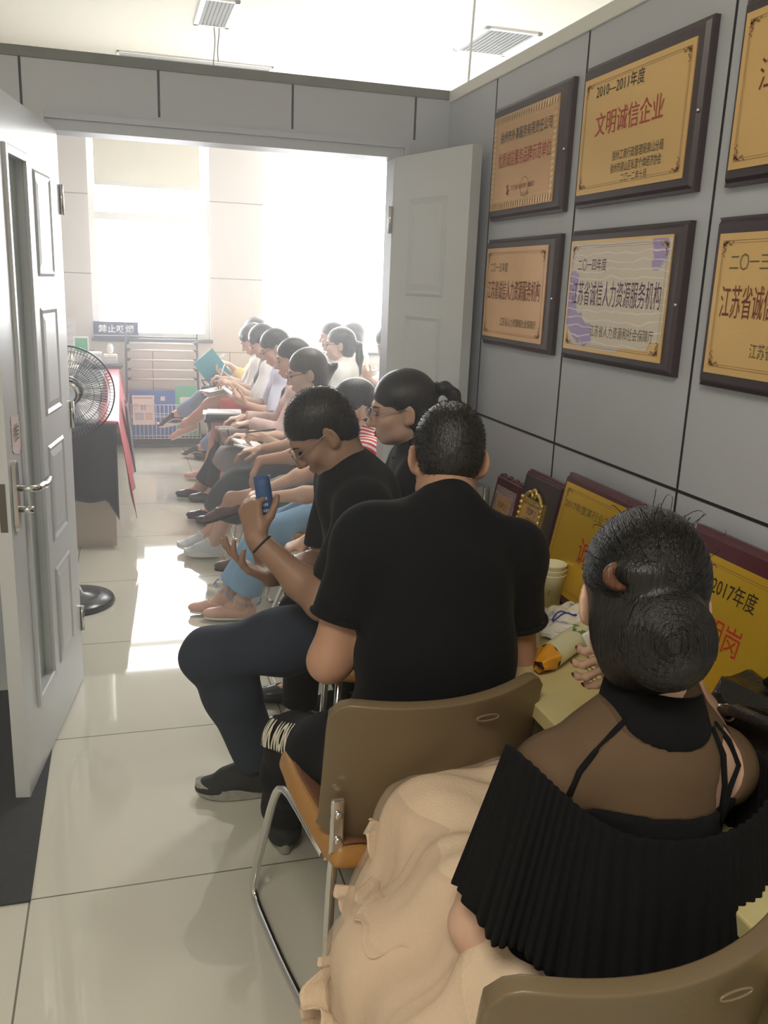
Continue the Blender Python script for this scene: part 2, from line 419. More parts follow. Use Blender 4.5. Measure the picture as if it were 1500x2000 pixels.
t = thing('ceiling_vent', 'long thin white linear air slot in the ceiling near the windows', 'vent', (.67, 8.10, CZ))
b = MB(); b.b2((-.63, -.075, -.014), (.63, -.055, 0)); b.b2((-.63, .055, -.014), (.63, .075, 0)); b.b2((-.63, -.075, -.014), (-.61, .075, 0)); b.b2((.61, -.075, -.014), (.63, .075, 0)); b.b2((-.61, -.006, -.012), (.61, .006, 0)); b.build('frame', M_ALU, t, .002)
MB().b2((-.61, -.055, -.003), (.61, .055, -.001)).build('duct', MATS['duct_grey'], t)
o = MB().tube([(0, 0, 0), (.004, 0, -.4), (-.006, 0, -.8), (-.012, 0, -1.15)], .006, 8).build('hanging_cable', M_ALU); o.location = (1.60, 4.2, CZ)
tag(o, 'thin white cable hanging from the ceiling behind the right wall', 'cable')
# unseen lamps: a warm-white fill panel added behind the viewer and one over the far room
def unseen_panel_lamp(label, x, y, sx, sy, watts, col):
    t = thing('unseen_ceiling_light', label, 'light', (x, y, CZ))
    b = MB(); b.b2((-sx/2, -sy/2, -.03), (-sx/2+.03, sy/2, 0)); b.b2((sx/2-.03, -sy/2, -.03), (sx/2, sy/2, 0)); b.b2((-sx/2, -sy/2, -.03), (sx/2, -sy/2+.03, 0)); b.b2((-sx/2, sy/2-.03, -.03), (sx/2, sy/2, 0)); b.build('frame', M_ALU, t)
    MB().b2((-sx/2+.03, -sy/2+.03, -.02), (sx/2-.03, sy/2-.03, -.012)).build('diffuser', mat('lamp_diffuser', (.9, .9, .88), .5), t)
    l = area_light('unseen_panel_lamp', (x, y, CZ-.035), (0, 0, 0), sx-.08, sy-.08, watts, col)
    return t
unseen_panel_lamp('square fill light panel added over the near room, out of view', -.6, -.6, 1.2, 1.2, FRONT_FILL_W, (1, .93, .80))
unseen_panel_lamp('unseen square ceiling light panel over the waiting people', 1.6, 4.9, .6, .6, FAR_LAMP_W, (1, .96, .9))
# ================================================================== THINGS
M_WOOD = mat('dark_plum_wood', srgb(62, 50, 58), .35, bump=.02, bscale=60, var=.15, vscale=20)
M_MAROON = mat('maroon_wood', srgb(84, 42, 50), .3, var=.15, vscale=20)
M_GOLD = mat('gold_plate', srgb(230, 190, 124), .34, .45, var=.05, vscale=8)
M_GOLD2 = mat('rose_gold_plate', srgb(222, 178, 132), .36, .45, var=.05, vscale=8)
M_GOLD3 = mat('yellow_gold_plate', srgb(226, 184, 62), .30, .5, var=.05, vscale=8)
M_GOLDC = mat('carved_gold', srgb(226, 196, 118), .3, .8, bump=.3, bscale=120)
M_ENGR = mat('engraved_line', srgb(150, 108, 60), .5)
M_BLACK = mat('black_lettering', srgb(40, 34, 26), .6)
M_RED = mat('red_lettering', srgb(176, 44, 36), .55)
M_DKRED = mat('dark_red_lettering', srgb(120, 48, 40), .6)
M_PURPLE = mat('purple_lettering', srgb(92, 52, 96), .6)
M_OLIVE = mat('olive_lettering', srgb(104, 92, 60), .6)

def border(mb, P, x0, x1, z0, z1, w, d=.0):
    """hollow rectangle of four thin strips"""
    for a0, a1, b0, b1 in ((x0, x1, z0, z0+w), (x0, x1, z1-w, z1), (x0, x0+w, z0+w, z1-w), (x1-w, x1, z0+w, z1-w)):
        mb.add([P(a0, b0, d), P(a1, b0, d), P(a1, b1, d), P(a0, b1, d)], [(0, 1, 2, 3)])

def plaque(label, origin, U, V, N, w, h, wood, gold, lines, margins=(.028, .028, .03, .03), th=.024, group=None, extra=None, border_mat=None, ornate=False):
    """origin = lower left corner (as read) of the board's back; U reading dir, V up, N towards the viewer"""
    U, V, N = Vector(U).normalized(), Vector(V).normalized(), Vector(N).normalized()
    t = thing('award_plaque', label, 'plaque', tuple(Vector(origin)+U*w/2), 0, group)
    o = -U*w/2
    P = lambda a, b, d=0.0: o+U*a+V*b+N*d
    b = MB(); be = .014
    lo = [P(0, 0, 0), P(w, 0, 0), P(w, h, 0), P(0, h, 0)]; mi = [P(0, 0, th*.55), P(w, 0, th*.55), P(w, h, th*.55), P(0, h, th*.55)]
    st = [P(be*.5, be*.5, th*.62), P(w-be*.5, be*.5, th*.62), P(w-be*.5, h-be*.5, th*.62), P(be*.5, h-be*.5, th*.62)]
    hi = [P(be, be, th), P(w-be, be, th), P(w-be, h-be, th), P(be, h-be, th)]
    vs = lo+mi+st+hi; fs = [(3, 2, 1, 0), (12, 13, 14, 15)]
    for L in range(3): fs += [(L*4+k, L*4+(k+1) % 4, L*4+4+(k+1) % 4, L*4+4+k) for k in range(4)]
    b.add(vs, fs); b.build('board', wood, t)
    l, r, bo, to = margins
    x0, x1, z0, z1 = l, w-r, bo, h-to
    g = MB(); g.add([P(x0, z0, th+.0022), P(x1, z0, th+.0022), P(x1, z1, th+.0022), P(x0, z1, th+.0022), P(x0, z0, th), P(x1, z0, th), P(x1, z1, th), P(x0, z1, th)],
        [(0, 1, 2, 3), (0, 4, 5, 1), (1, 5, 6, 2), (2, 6, 7, 3), (3, 7, 4, 0)])
    pl_ = g.build('metal_plate', gold, t)
    bd = MB(); D = th+.0027
    if ornate:
        e = .018; n = 26
        for k in range(n):
            a = x0+.004+(x1-x0-.008)*k/n; c = a+(x1-x0-.008)/n*.55
            for zz in (z0+.004, z1-.004-e): bd.add([P(a, zz, D), P(c, zz, D+.001), P(c+.003, zz+e, D+.001), P(a+.003, zz+e, D)], [(0, 1, 2, 3)])
        n = 15
        for k in range(n):
            a = z0+.022+(z1-z0-.044)*k/n; c = a+(z1-z0-.044)/n*.55
            for xx in (x0+.004, x1-.004-e): bd.add([P(xx, a, D), P(xx+e, a+.003, D), P(xx+e, c+.003, D+.001), P(xx, c, D+.001)], [(0, 1, 2, 3)])
        border(bd, lambda a, b_, d=0: P(a, b_, D), x0+.03, x1-.03, z0+.03, z1-.03, .0014)
    else:
        i = .014
        border(bd, lambda a, b_, d=0: P(a, b_, D), x0+i, x1-i, z0+i, z1-i, .0012)
        border(bd, lambda a, b_, d=0: P(a, b_, D), x0+i+.005, x1-i-.005, z0+i+.005, z1-i-.005, .0008)
        for cx, cz in ((x0+i, z0+i), (x1-i, z0+i), (x1-i, z1-i), (x0+i, z1-i)):
            sx = 1 if cx < w/2 else -1; sz = 1 if cz < h/2 else -1
            for k in range(7):
                q = .004+.0045*k; rr = .0045-.0003*k
                for (qx, qz) in ((q, .004*math.sin(k*1.7)+.006), (.004*math.cos(k*1.9)+.006, q)):
                    c = P(cx+sx*qx, cz+sz*qz, D+.0004)
                    bd.add([c+U*rr*math.cos(a)+V*rr*.7*math.sin(a) for a in [2*math.pi*j/6 for j in range(6)]], [tuple(range(6))])
    bd.build('border', border_mat or M_ENGR, t)
    for body, m, a, z, ww, hh in lines:
        text_part('lettering', body, m, P(a, z, D+.0003), tuple(U), tuple(V), tuple(N), ww, hh, t, depth=0)
    # nail through the right rim
    nl = MB(); nl.sphere(P(w-.010, h*.47, th*.9), .0045, 8, 5); nl.build('nail', M_CHROME, t)
    if extra: extra(t, P, D)
    return t
WU, WV, WN = (0, -1, 0), (0, 0, 1), (-1, 0, 0)
PX = WX-.001
def logos(t, P, D):
    m = MB()
    c = P(.285, .088, D+.0004); U_, V_ = Vector(WU), Vector(WV); r0, r1 = .030, .0285
    vs = [c+U_*r*math.cos(a)+V_*r*.95*math.sin(a) for r in (r0, r1) for a in [2*math.pi*k/28 for k in range(28)]]
    m.add(vs, [(k, (k+1) % 28, 28+(k+1) % 28, 28+k) for k in range(28)])
    m.build('seal', M_DKRED, t); m = MB()
    m.add([P(.150, .075, D), P(.168, .070, D), P(.172, .090, D), P(.160, .088, D), P(.163, .104, D), P(.148, .100, D), P(.155, .088, D)], [tuple(range(7))]); m.build('emblem', M_DKRED, t)
plaque('upper gold plaque nearest the doorway with a roped border', (PX, 2.919, 1.784), WU, WV, WN, .532, .352, M_WOOD, M_GOLD2,
       [('徐州市外事服务有限责任公司', M_BLACK, .080, .232, .365, .036), ('优质诚信服务品牌示范单位', M_RED, .072, .158, .378, .046), ('江苏省·徐州市（集团）', M_DKRED, .185, .083, .17, .016), ('二〇一〇年', M_DKRED, .26, .060, .06, .012)],
       (.022, .052, .03, .034), extra=logos, border_mat=mat('light_gold', srgb(240, 210, 160), .3, .6), ornate=True)
plaque('upper gold plaque dated 2010—2011 with five large red characters', (PX, 2.314, 1.786), WU, WV, WN, .542, .352, M_WOOD, M_GOLD,
       [('2010—2011年度', M_BLACK, .085, .262, .225, .034), ('文明诚信企业', M_RED, .095, .168, .31, .058), ('徐州工商行政管理局泉山分局', M_BLACK, .195, .100, .225, .024), ('徐州市泉山区私营个体经济协会', M_BLACK, .192, .070, .225, .024), ('二〇一二年十月', M_BLACK, .245, .046, .115, .020)],
       (.020, .036, .03, .036))
plaque('upper gold plaque cut by the right edge of the picture with red characters', (PX, 1.671, 1.785), WU, WV, WN, .54, .35, M_WOOD, M_GOLD,
       [('江苏省诚信企业', M_DKRED, .085, .168, .36, .060), ('江苏省企业信用协会', M_BLACK, .22, .085, .22, .022)], (.022, .04, .03, .03))
plaque('lower gold plaque nearest the doorway dated 二〇一五年度', (PX, 2.913, 1.380), WU, WV, WN, .527, .344, M_WOOD, M_GOLD2,
       [('二〇一五年度', M_OLIVE, .060, .238, .14, .030), ('江苏省诚信人力资源服务机构', M_DKRED, .045, .150, .40, .062), ('江苏省人力资源和社会保障厅', M_OLIVE, .165, .068, .27, .026)], (.022, .050, .028, .03))
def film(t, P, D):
    m = bpy.data.materials.new('wavy_film_reflections'); m.use_nodes = True; nt = m.node_tree; b = nt.nodes['Principled BSDF']; L = nt.links
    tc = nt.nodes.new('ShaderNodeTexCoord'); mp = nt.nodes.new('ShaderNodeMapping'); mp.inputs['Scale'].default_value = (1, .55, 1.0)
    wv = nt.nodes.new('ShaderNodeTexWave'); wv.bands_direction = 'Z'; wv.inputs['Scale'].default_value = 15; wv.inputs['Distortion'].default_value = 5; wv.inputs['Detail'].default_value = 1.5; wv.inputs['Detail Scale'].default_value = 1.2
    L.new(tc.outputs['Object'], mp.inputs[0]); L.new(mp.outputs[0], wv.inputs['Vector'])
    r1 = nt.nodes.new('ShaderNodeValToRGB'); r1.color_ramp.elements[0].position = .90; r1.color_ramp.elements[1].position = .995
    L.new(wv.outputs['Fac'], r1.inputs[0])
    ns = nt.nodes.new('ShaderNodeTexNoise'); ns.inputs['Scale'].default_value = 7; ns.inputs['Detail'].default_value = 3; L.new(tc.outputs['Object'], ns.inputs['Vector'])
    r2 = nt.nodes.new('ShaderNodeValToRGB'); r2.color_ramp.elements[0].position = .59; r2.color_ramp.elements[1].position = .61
    r2.color_ramp.elements[0].color = (*srgb(222, 210, 194), 1); r2.color_ramp.elements[1].color = (*srgb(176, 158, 210), 1); L.new(ns.outputs['Fac'], r2.inputs[0])  # purple patches: reflections on the film painted into its base colour
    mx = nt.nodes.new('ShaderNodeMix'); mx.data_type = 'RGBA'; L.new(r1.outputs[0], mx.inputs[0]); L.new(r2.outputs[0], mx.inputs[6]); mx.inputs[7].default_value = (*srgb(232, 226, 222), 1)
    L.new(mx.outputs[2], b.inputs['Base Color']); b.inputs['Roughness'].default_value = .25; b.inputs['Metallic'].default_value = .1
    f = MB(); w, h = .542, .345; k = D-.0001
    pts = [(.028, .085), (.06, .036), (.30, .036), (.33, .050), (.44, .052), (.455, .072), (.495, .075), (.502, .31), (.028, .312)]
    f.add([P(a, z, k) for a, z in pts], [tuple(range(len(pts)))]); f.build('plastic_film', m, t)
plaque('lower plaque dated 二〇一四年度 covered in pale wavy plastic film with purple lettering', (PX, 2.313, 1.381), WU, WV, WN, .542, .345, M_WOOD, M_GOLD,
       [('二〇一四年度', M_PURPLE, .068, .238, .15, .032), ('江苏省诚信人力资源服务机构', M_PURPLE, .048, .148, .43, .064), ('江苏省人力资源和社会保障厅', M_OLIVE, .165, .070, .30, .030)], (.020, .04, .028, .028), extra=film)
plaque('lower plain gold plaque dated 二〇一三年度 cut by the right edge of the picture', (PX, 1.671, 1.377), WU, WV, WN, .54, .348, M_WOOD, M_GOLD,
       [('二〇一三年度', M_OLIVE, .070, .240, .18, .034), ('江苏省诚信人力资源服务机构', M_DKRED, .055, .145, .43, .066), ('江苏省人力资源和社会保障厅', M_OLIVE, .165, .070, .30, .030)], (.026, .04, .03, .034))

# ---------------------------------------------------------------- near table along the right wall
TZ = .74
def marble():
    m = mat('cream_marble', srgb(206, 192, 140), .22, var=.10, vscale=14, bump=.005)
    return m
tb = thing('side_table', 'cream marbled table against the right wall, holding leaning plaques and paper cups', 'table', (1.005, 1.62, 0))
m = MB(); m.b2((-.215, -1.12, TZ-.035), (.218, 1.13, TZ)); m.build('tabletop', marble(), tb, .004)
M_TBODY = mat('table_body', srgb(176, 164, 122), .4, var=.06)
m = MB(); m.b2((-.085, -1.10, .06), (-.067, 1.11, TZ-.035)); m.build('front_panel', M_TBODY, tb, .002)
for y in (-1.10, .37, 1.092):
    m = MB(); m.b2((-.066, y, .0), (.21, y+.018, TZ-.035)); m.build('side_panel', M_TBODY, tb, .002)
def lean(y_left, w, h, wood, gold, lines, label, xb=1.135, xt=1.2, **k):
    """plaque standing on the table, top resting against the wall"""
    L = h; dx = xt-xb; V = Vector((dx, 0, math.sqrt(L*L-dx*dx))).normalized(); N = Vector((-V.z, 0, V.x))
    return plaque(label, Vector((xb, y_left, TZ+.001))+N*.0, (0, -1, 0), V, N, w, h, wood, gold, lines, **k)
def gold_frame(t, P, D):
    pass
lean(2.150, .545, .342, M_MAROON, M_GOLD3, [('2017年度某行业先进单位', M_OLIVE, .045, .252, .32, .024), ('诚信示范', M_RED, .17, .13, .28, .07)], 'gold plaque dated 2017年度 with maroon wooden edge standing on the side table', margins=(.024, .024, .03, .024), th=.03)
lean(1.572, .56, .352, M_MAROON, M_GOLD3, [('2015-2017年度', M_BLACK, .040, .232, .215, .040), ('市文明岗', M_RED, .030, .135, .215, .058), ('二〇一八年三月', M_OLIVE, .30, .06, .15, .02)], 'bright yellow gold plaque dated 2015-2017年度 leaning behind the woman with a bun', margins=(.03, .03, .03, .045), th=.03, xb=1.128)
# tall dark board with a small ornate gilt frame on it
t = thing('award_plaque', 'dark purple award board with an ornate gilt frame reading TOP5', 'plaque', (1.145, 2.280, TZ+.001))
V = Vector((.055, 0, .285)).normalized(); N = Vector((-V.z, 0, V.x)); U = Vector((0, -1, 0)); w, h, th = .252, .298, .03
P = lambda a, b, d=0.0: U*(a-w/2)+V*b+N*d
def slabP(mb, P, a0, a1, b0, b1, d0, d1):
    vs = [P(a, b, d) for a in (a0, a1) for d in (d0, d1) for b in (b0, b1)]
    mb.add(vs, [(0, 1, 3, 2), (4, 6, 7, 5), (0, 4, 5, 1), (2, 3, 7, 6), (0, 2, 6, 4), (1, 5, 7, 3)])
m = MB(); slabP(m, P, 0, w, 0, h, 0, th*.5); slabP(m, P, .006, w-.006, .006, h-.006, th*.5, th*.8); m.build('board', M_MAROON, t, .003)
m = MB(); slabP(m, P, .012, w-.012, .012, h-.012, th*.8, th); m.build('board_face', M_WOOD, t, .003)
fx0, fx1, fz0, fz1 = .045, .185, .020, .222
m = MB(); slabP(m, P, fx0+.014, fx1-.014, fz0+.012, fz1-.012, th, th+.004); m.build('metal_plate', M_GOLD2, t)
m = MB()
for q in ((fx0, fx0+.016, fz0, fz1), (fx1-.016, fx1, fz0, fz1), (fx0+.016, fx1-.016, fz0, fz0+.014), (fx0+.016, fx1-.016, fz1-.014, fz1)): slabP(m, P, *q, th, th+.012)
for sx in (-1, 1):
    c = (fx0+fx1)/2; pts = []
    for k in range(15):
        s = k/14; pts.append(P(c+sx*(.008+s*.058), fz1+.004+.020*math.sin(s*math.pi*1.6)*(1-.35*s)+.004*math.cos(s*9), th+.009))
    m.tube(pts, [.0065-.003*abs(k/14-.4) for k in range(15)], 8)
    pts = [P(c+sx*.012*math.cos(a), fz1+.016+.013*math.sin(a), th+.010) for a in [R(-60)+R(220)*k/10 for k in range(11)]]; m.tube(pts, .005, 8)
    for k in range(12): m.sphere(P(fx0+.004 if sx < 0 else fx1-.004, fz0+.01+k*.017, th+.012), (.006, .006, .007), 8, 5)
m.build('gilt_frame', M_GOLDC, t)
for body, mt, a, z, ww, hh in (('TOP', M_BLACK, .082, .172, .042, .020), ('5', M_RED, .129, .170, .012, .021), ('人力资源服务机构', M_BLACK, .068, .155, .094, .009), ('二〇一七年度品牌', M_OLIVE, .07, .128, .09, .007), ('优秀服务单位', M_OLIVE, .07, .116, .09, .007), ('江苏人力', M_BLACK, .09, .080, .05, .008), ('行业协会颁发', M_BLACK, .078, .068, .074, .008)):
    text_part('lettering', body, mt, P(a, z, th+.0045), tuple(U), tuple(V), tuple(N), ww, hh, t, depth=0, shear=.25 if body in ('TOP', '5') else 0)
t = thing('award_plaque', 'small dark carved plaque with silver scroll border reading TOP5, furthest along the side table', 'plaque', (1.15, 2.515, TZ+.001))
w, h, th = .185, .232, .022
P = lambda a, b, d=0.0: U*(a-w/2)+V*b+N*d
m = MB(); slabP(m, P, 0, w, 0, h, 0, th); m.build('board', M_MAROON, t, .003)
m = MB()
for k in range(11): m.sphere(P(.012+k*.016, h+.002+.004*math.sin(k*2.1), th*.5), (.009, .010, .008), 9, 6)
m.build('carved_crest', M_MAROON, t)
m = MB(); slabP(m, P, .02, w-.02, .02, h-.028, th, th+.003); m.build('silver_border', mat('silver_scroll', srgb(176, 156, 160), .4, .6, bump=.8, bscale=160, var=.4, vscale=120), t)
m = MB(); slabP(m, P, .042, w-.042, .04, h-.052, th+.003, th+.005); m.build('metal_plate', M_GOLD2, t)
for body, mt, a, z, ww, hh in (('TOP', M_BLACK, .062, .140, .040, .018), ('5', M_RED, .106, .138, .012, .019), ('人力资源服务机构', M_BLACK, .05, .118, .084, .010)):
    text_part('lettering', body, mt, P(a, z, th+.0055), tuple(U), tuple(V), tuple(N), ww, hh, t, depth=0, shear=.25 if body in ('TOP', '5') else 0)
# glass trophy block behind the man in the black polo
t = thing('glass_block', 'small clear glass trophy block at the far end of the side table', 'trophy', (1.12, 2.66, TZ))
M_CLEAR = mat('clear_glass', (.92, .95, .95), .05, spec=.6, trans=.85)
m = MB(); m.b2((-.035, -.04, .0), (.035, .04, .19)); m.build('block', M_CLEAR, t, .006)
m = MB(); m.b2((-.042, -.047, .0), (.042, .047, .03)); m.build('base', mat('black_gloss', srgb(24, 24, 26), .15), t, .003)
# paper cups
M_PAPER = mat('cream_paper', srgb(236, 228, 190), .6)
def cup_profile(): return [(.0, .002), (.025, .002), (.026, 0), (.037, .088), (.0385, .0895), (.039, .0915), (.0375, .092), (.036, .088), (.0255, .006), (0, .006)]
cup0 = None
def cup(label, z):
    t = thing('paper_cup', label, 'cup', (1.088, 2.025, z), 0, 'stacked paper cups')
    MB().lathe(cup_profile(), n=30).build('cup_wall', M_PAPER, t)
    if z < TZ+.01:
        l = MB()
        for k in range(5):
            a = math.pi*1.1+k*.28; r = .0318; zz = .045+.012*math.sin(k*2.2)
            for s in range(3):
                b = a+.05*s; l.add([Vector((r*1.02*math.cos(b+q), r*1.02*math.sin(b+q), zz+dz+.008*s)) for q, dz in ((0, 0), (.10, .006), (.14, .016), (.03, .010))], [(0, 1, 2, 3)])
        l.build('leaf_print', mat('leaf_print', srgb(96, 104, 70), .7), t)
    return t
cup('paper cup at the bottom of the stack beside the plaques', TZ)
cup('paper cup in the middle of the stack beside the plaques', TZ+.0135)
cup('topmost paper cup of the stack beside the plaques', TZ+.027)
# snack bag
t = thing('snack_bag', 'crumpled white printed plastic bag with a blue oval lying behind the rolled packet', 'bag', (1.07, 1.845, TZ), R(-28))
def bag_mat():
    m = bpy.data.materials.new('printed_plastic'); m.use_nodes = True; nt = m.node_tree; b = nt.nodes['Principled BSDF']; L = nt.links
    tc = nt.nodes.new('ShaderNodeTexCoord'); mp = nt.nodes.new('ShaderNodeMapping'); mp.inputs['Scale'].default_value = (8, 46, 46)
    ns = nt.nodes.new('ShaderNodeTexNoise'); ns.inputs['Scale'].default_value = 1.4; ns.inputs['Detail'].default_value = 4; L.new(tc.outputs['Object'], mp.inputs[0]); L.new(mp.outputs[0], ns.inputs['Vector'])
    rp = nt.nodes.new('ShaderNodeValToRGB'); e = rp.color_ramp.elements
    e[0].position = .30; e[0].color = (*srgb(110, 90, 120), 1); e[1].position = .44; e[1].color = (*srgb(222, 216, 204), 1)
    q = e.new(.60); q.color = (*srgb(226, 220, 206), 1); q = e.new(.68); q.color = (*srgb(214, 176, 120), 1)
    L.new(ns.outputs['Fac'], rp.inputs[0]); L.new(rp.outputs[0], b.inputs['Base Color']); b.inputs['Roughness'].default_value = .25
    return m
m = MB(); rnd = random.Random(3)
def bagf(a, b):
    x = (a-.5)*.17; y = (b-.5)*.19
    z = .045*(1-abs(2*a-1)**3)*(1-abs(2*b-1)**3)+.006*math.sin(a*17+b*9)+.005*math.sin(b*23-a*11)+.010
    return (x, y, max(z, .002))
m.grid(bagf, 22, 22); m.build('bag_body', bag_mat(), t, solid=.002)
m = MB(); pts = [Vector((-.03+.028*math.cos(a), -.035+.012*math.sin(a), bagf((-.03+.028*math.cos(a))/.17+.5, (-.035+.012*math.sin(a))/.19+.5)[2]+.002)) for a in [2*math.pi*k/20 for k in range(20)]]
m.tube(pts, .0022, 6, closed=True); m.build('blue_oval', mat('blue_print', srgb(40, 44, 150), .4), t)
# rolled packet with orange end
t = thing('rolled_packet', 'rolled white packet with a green leaf print and orange open end', 'packet', (.975, 1.705, TZ+.030), 0)
d = Vector((.165, .125, .0)).normalized(); sd = Vector((-d.y, d.x, 0)); up = Vector((0, 0, 1))
m = MB(); n = 26; L_ = .20; rad = .029
def packf(a, b):
    ang = 2*math.pi*b; r = rad*(1-.10*math.sin(3*ang+a*5)*.4)
    return d*(a-.5)*L_ + sd*r*math.cos(ang)+up*r*math.sin(ang)
m.grid(packf, 14, n); m.build('packet_body', mat('packet_white', srgb(214, 212, 178), .3, var=.06), t)
m = MB()
def endf(a, b):
    ang = 2*math.pi*b; r = rad*(1-.55*a)*(1+.12*math.sin(ang*5+a*4))
    return -d*(.5*L_+a*.05) + sd*r*math.cos(ang)+up*(r*math.sin(ang)-a*.008)
m.grid(endf, 6, n); m.build('orange_end', mat('orange_film', srgb(206, 140, 40), .2), t)
m = MB()
for k in range(7):
    a0 = .30+.05*k % .22; ang = R(95+13*(k % 4)); c = packf(a0+.25, ang/(2*math.pi))*1.0
    nrm = (sd*math.cos(ang)+up*math.sin(ang)); tg = (up*math.cos(ang)-sd*math.sin(ang)); c = c+nrm*.0015
    dirl = (d*math.cos(k*1.1)+tg*math.sin(k*1.1)); per = nrm.cross(dirl)
    m.add([c, c+dirl*.010+per*.005, c+dirl*.022, c+dirl*.010-per*.005], [(0, 1, 2, 3)])
m.build('leaf_print', mat('green_print', srgb(96, 140, 70), .5), t)

# black leather bag on the table at the right edge
t = thing('handbag', 'shiny black leather handbag on the side table at the right edge', 'bag', (1.10, 1.10, TZ+.002), R(12))
M_LEATH = mat('black_leather', srgb(26, 26, 28), .25, bump=.25, bscale=140)
m = MB()
def hb(a, b):
    ang = 2*math.pi*a; e = b
    r = (1-.25*e**2); c, s_ = math.cos(ang), math.sin(ang); p = .55
    x = .085*math.copysign(abs(c)**p, c)*r; y = .19*math.copysign(abs(s_)**p, s_)*(1-.12*e)
    z = .135*e + .012*math.sin(y*38+1)*e + .006*math.sin(ang*7)*e
    return (x+.006*math.sin(z*60+y*30), y, max(z, .0))
m.grid(hb, 40, 14)
m.grid(lambda a, b: tuple(Vector(hb(a, 1))*(1-b*.999)+Vector((0, 0, .14))*b*.999 if True else 0), 40, 6); m.build('bag_body', M_LEATH, t)
m = MB(); m.tube([(-.09, .10, .118), (-.11, .06, .142), (-.112, -.02, .150), (-.105, -.09, .14), (-.085, -.12, .11)], .012, 10)
m.tube([(.04, .12, .13), (.02, .08, .175), (.0, 0, .185), (.02, -.09, .17), (.05, -.12, .12)], .012, 10); m.build('strap', M_LEATH, t)
m = MB(); m.sphere((-.088, .105, .115), (.012, .016, .014)); m.tube([(-.090+.0, .09+.013*math.cos(a), .120+.013*math.sin(a)) for a in [2*math.pi*k/14 for k in range(14)]], .0035, 8, closed=True); m.build('buckle', M_CHROME, t)

# ---------------------------------------------------------------- chairs
M_SHELL = mat('brown_shell', srgb(112, 96, 72), .38, bump=.05, bscale=300)
M_SEAT = mat('tan_seat', srgb(168, 122, 66), .45, bump=.05, bscale=200)
M_SEATP = mat('brown_seat_pad', srgb(110, 74, 54), .55, bump=.08, bscale=120)
def make_chair():
    """sled-base shell chair, seat towards +y, origin on the floor below the seat centre"""
    t = empty('shell_chair')
    # back shell: curved board
    m = MB(); hw = .228
    def bk(a, b):
        x = (2*a-1); z = .50+.305*b
        c = max(0, abs(x)-.80)/.20; 
        ze = z
        if b > .85: ze = .50+.305*(.85+(b-.85)*math.sqrt(max(0.0, 1-c*c*.9)))
        if b < .15: ze = .50+.305*(.15-(.15-b)*math.sqrt(max(0.0, 1-c*c*.9)))
        y = -.185 - .055*(b) + .062*x*x + .0*b
        ze += .012*x*x*(b > .5)*((b-.5)*2)
        return (x*hw, y, ze)
    m.grid(bk, 26, 22); o = m.build('backrest', M_SHELL, t, solid=.026); o.modifiers['solid'].offset = 0
    bv = o.modifiers.new('bevel', 'BEVEL'); bv.width = .009; bv.segments = 3; bv.limit_method = 'ANGLE'; bv.angle_limit = R(50)
    m = MB(); m.tube([(.07+.024*math.cos(a), -.2505, .765+.006*math.sin(a)) for a in [2*math.pi*k/20 for k in range(20)]], .0018, 6, closed=True); m.build('maker_badge', mat('badge_plastic', srgb(124, 108, 84), .3), t)
    # seat: dished thick board, sides rolled up
    m = MB(); nx, ny = 18, 18
    def st(a, b):
        x = 2*a-1; y = -.215+.44*b
        w = .222*(1-.06*max(0, b-.7)/.3)
        z = .462 - .022*math.sin(math.pi*min(1, b*1.05))*(1-x*x) + .020*abs(x)**3 - .012*max(0, b-.8)/.2 + .018*max(0, .15-b)/.15
        return (x*w, y, z)
    top = [[Vector(st(i/nx, j/ny)) for j in range(ny+1)] for i in range(nx+1)]
    m.grid(st, nx, ny); o = m.build('seat', M_SEAT, t, solid=.05); o.modifiers['solid'].offset = -1 if False else 0
    bv = o.modifiers.new('bevel', 'BEVEL'); bv.width = .018; bv.segments = 3; bv.limit_method = 'ANGLE'; bv.angle_limit = R(50)
    m = MB()
    def pad(a, b):
        x, y, z = st(.05+.9*a, .03+.9*b); return (x, y, z+.026+.005*abs(math.sin(math.pi*7*a)))
    m.grid(pad, 56, 16); m.build('seat_pad', M_SEATP, t, solid=.006)
    for s in (-1, 1):
        x = s*.213
        pts = [(x*1.0, -.190, .60), (x, -.186, .50), (x, -.170, .40), (x, -.15, .10), (x*1.0, -.148, .05), (x*1.02, -.135, .018), (x*1.04, -.09, .0115),
               (x*1.10, .10, .0115), (x*1.12, .29, .0115), (x*1.12, .335, .018), (x*1.12, .345, .05), (x*1.10, .325, .12), (x*1.04, .225, .36), (x*1.0, .20, .405), (x*.97, .15, .425), (x*.95, -.10, .425)]
        # round the corners a little
        sm = []
        for i in range(len(pts)-1):
            a, b = Vector(pts[i]), Vector(pts[i+1])
            for k in range(3): sm.append(a.lerp(b, k/3))
        sm.append(Vector(pts[-1]))
        for _ in range(1): sm = [sm[0]]+[(sm[i-1]+sm[i]*2+sm[i+1])/4 for i in range(1, len(sm)-1)]+[sm[-1]]
        f = MB().tube(sm, .0105, 10).build('leg_frame', M_CHROME, t)
        b = MB(); b.box((x, -.200, .560), (.026, .010, .115)); b.build('bracket', M_CHROME, f, .004)
        for z in (.585, .530): MB().lathe([(0, 0), (.008, 0), (.0075, .004), (.004, .006), (0, .006)], c=(x, -.206, z), n=14, M=Matrix.Rotation(R(90), 3, 'X')).build('bolt', M_CHROME, f)
    MB().tube([(-.205, -.10, .422), (.205, -.10, .422)], .009, 8).build('cross_bar', M_CHROME, t)
    MB().tube([(-.205, .12, .424), (.205, .12, .424)], .009, 8).build('cross_bar', M_CHROME, t)
    return t
CH = make_chair()
_used = [False]
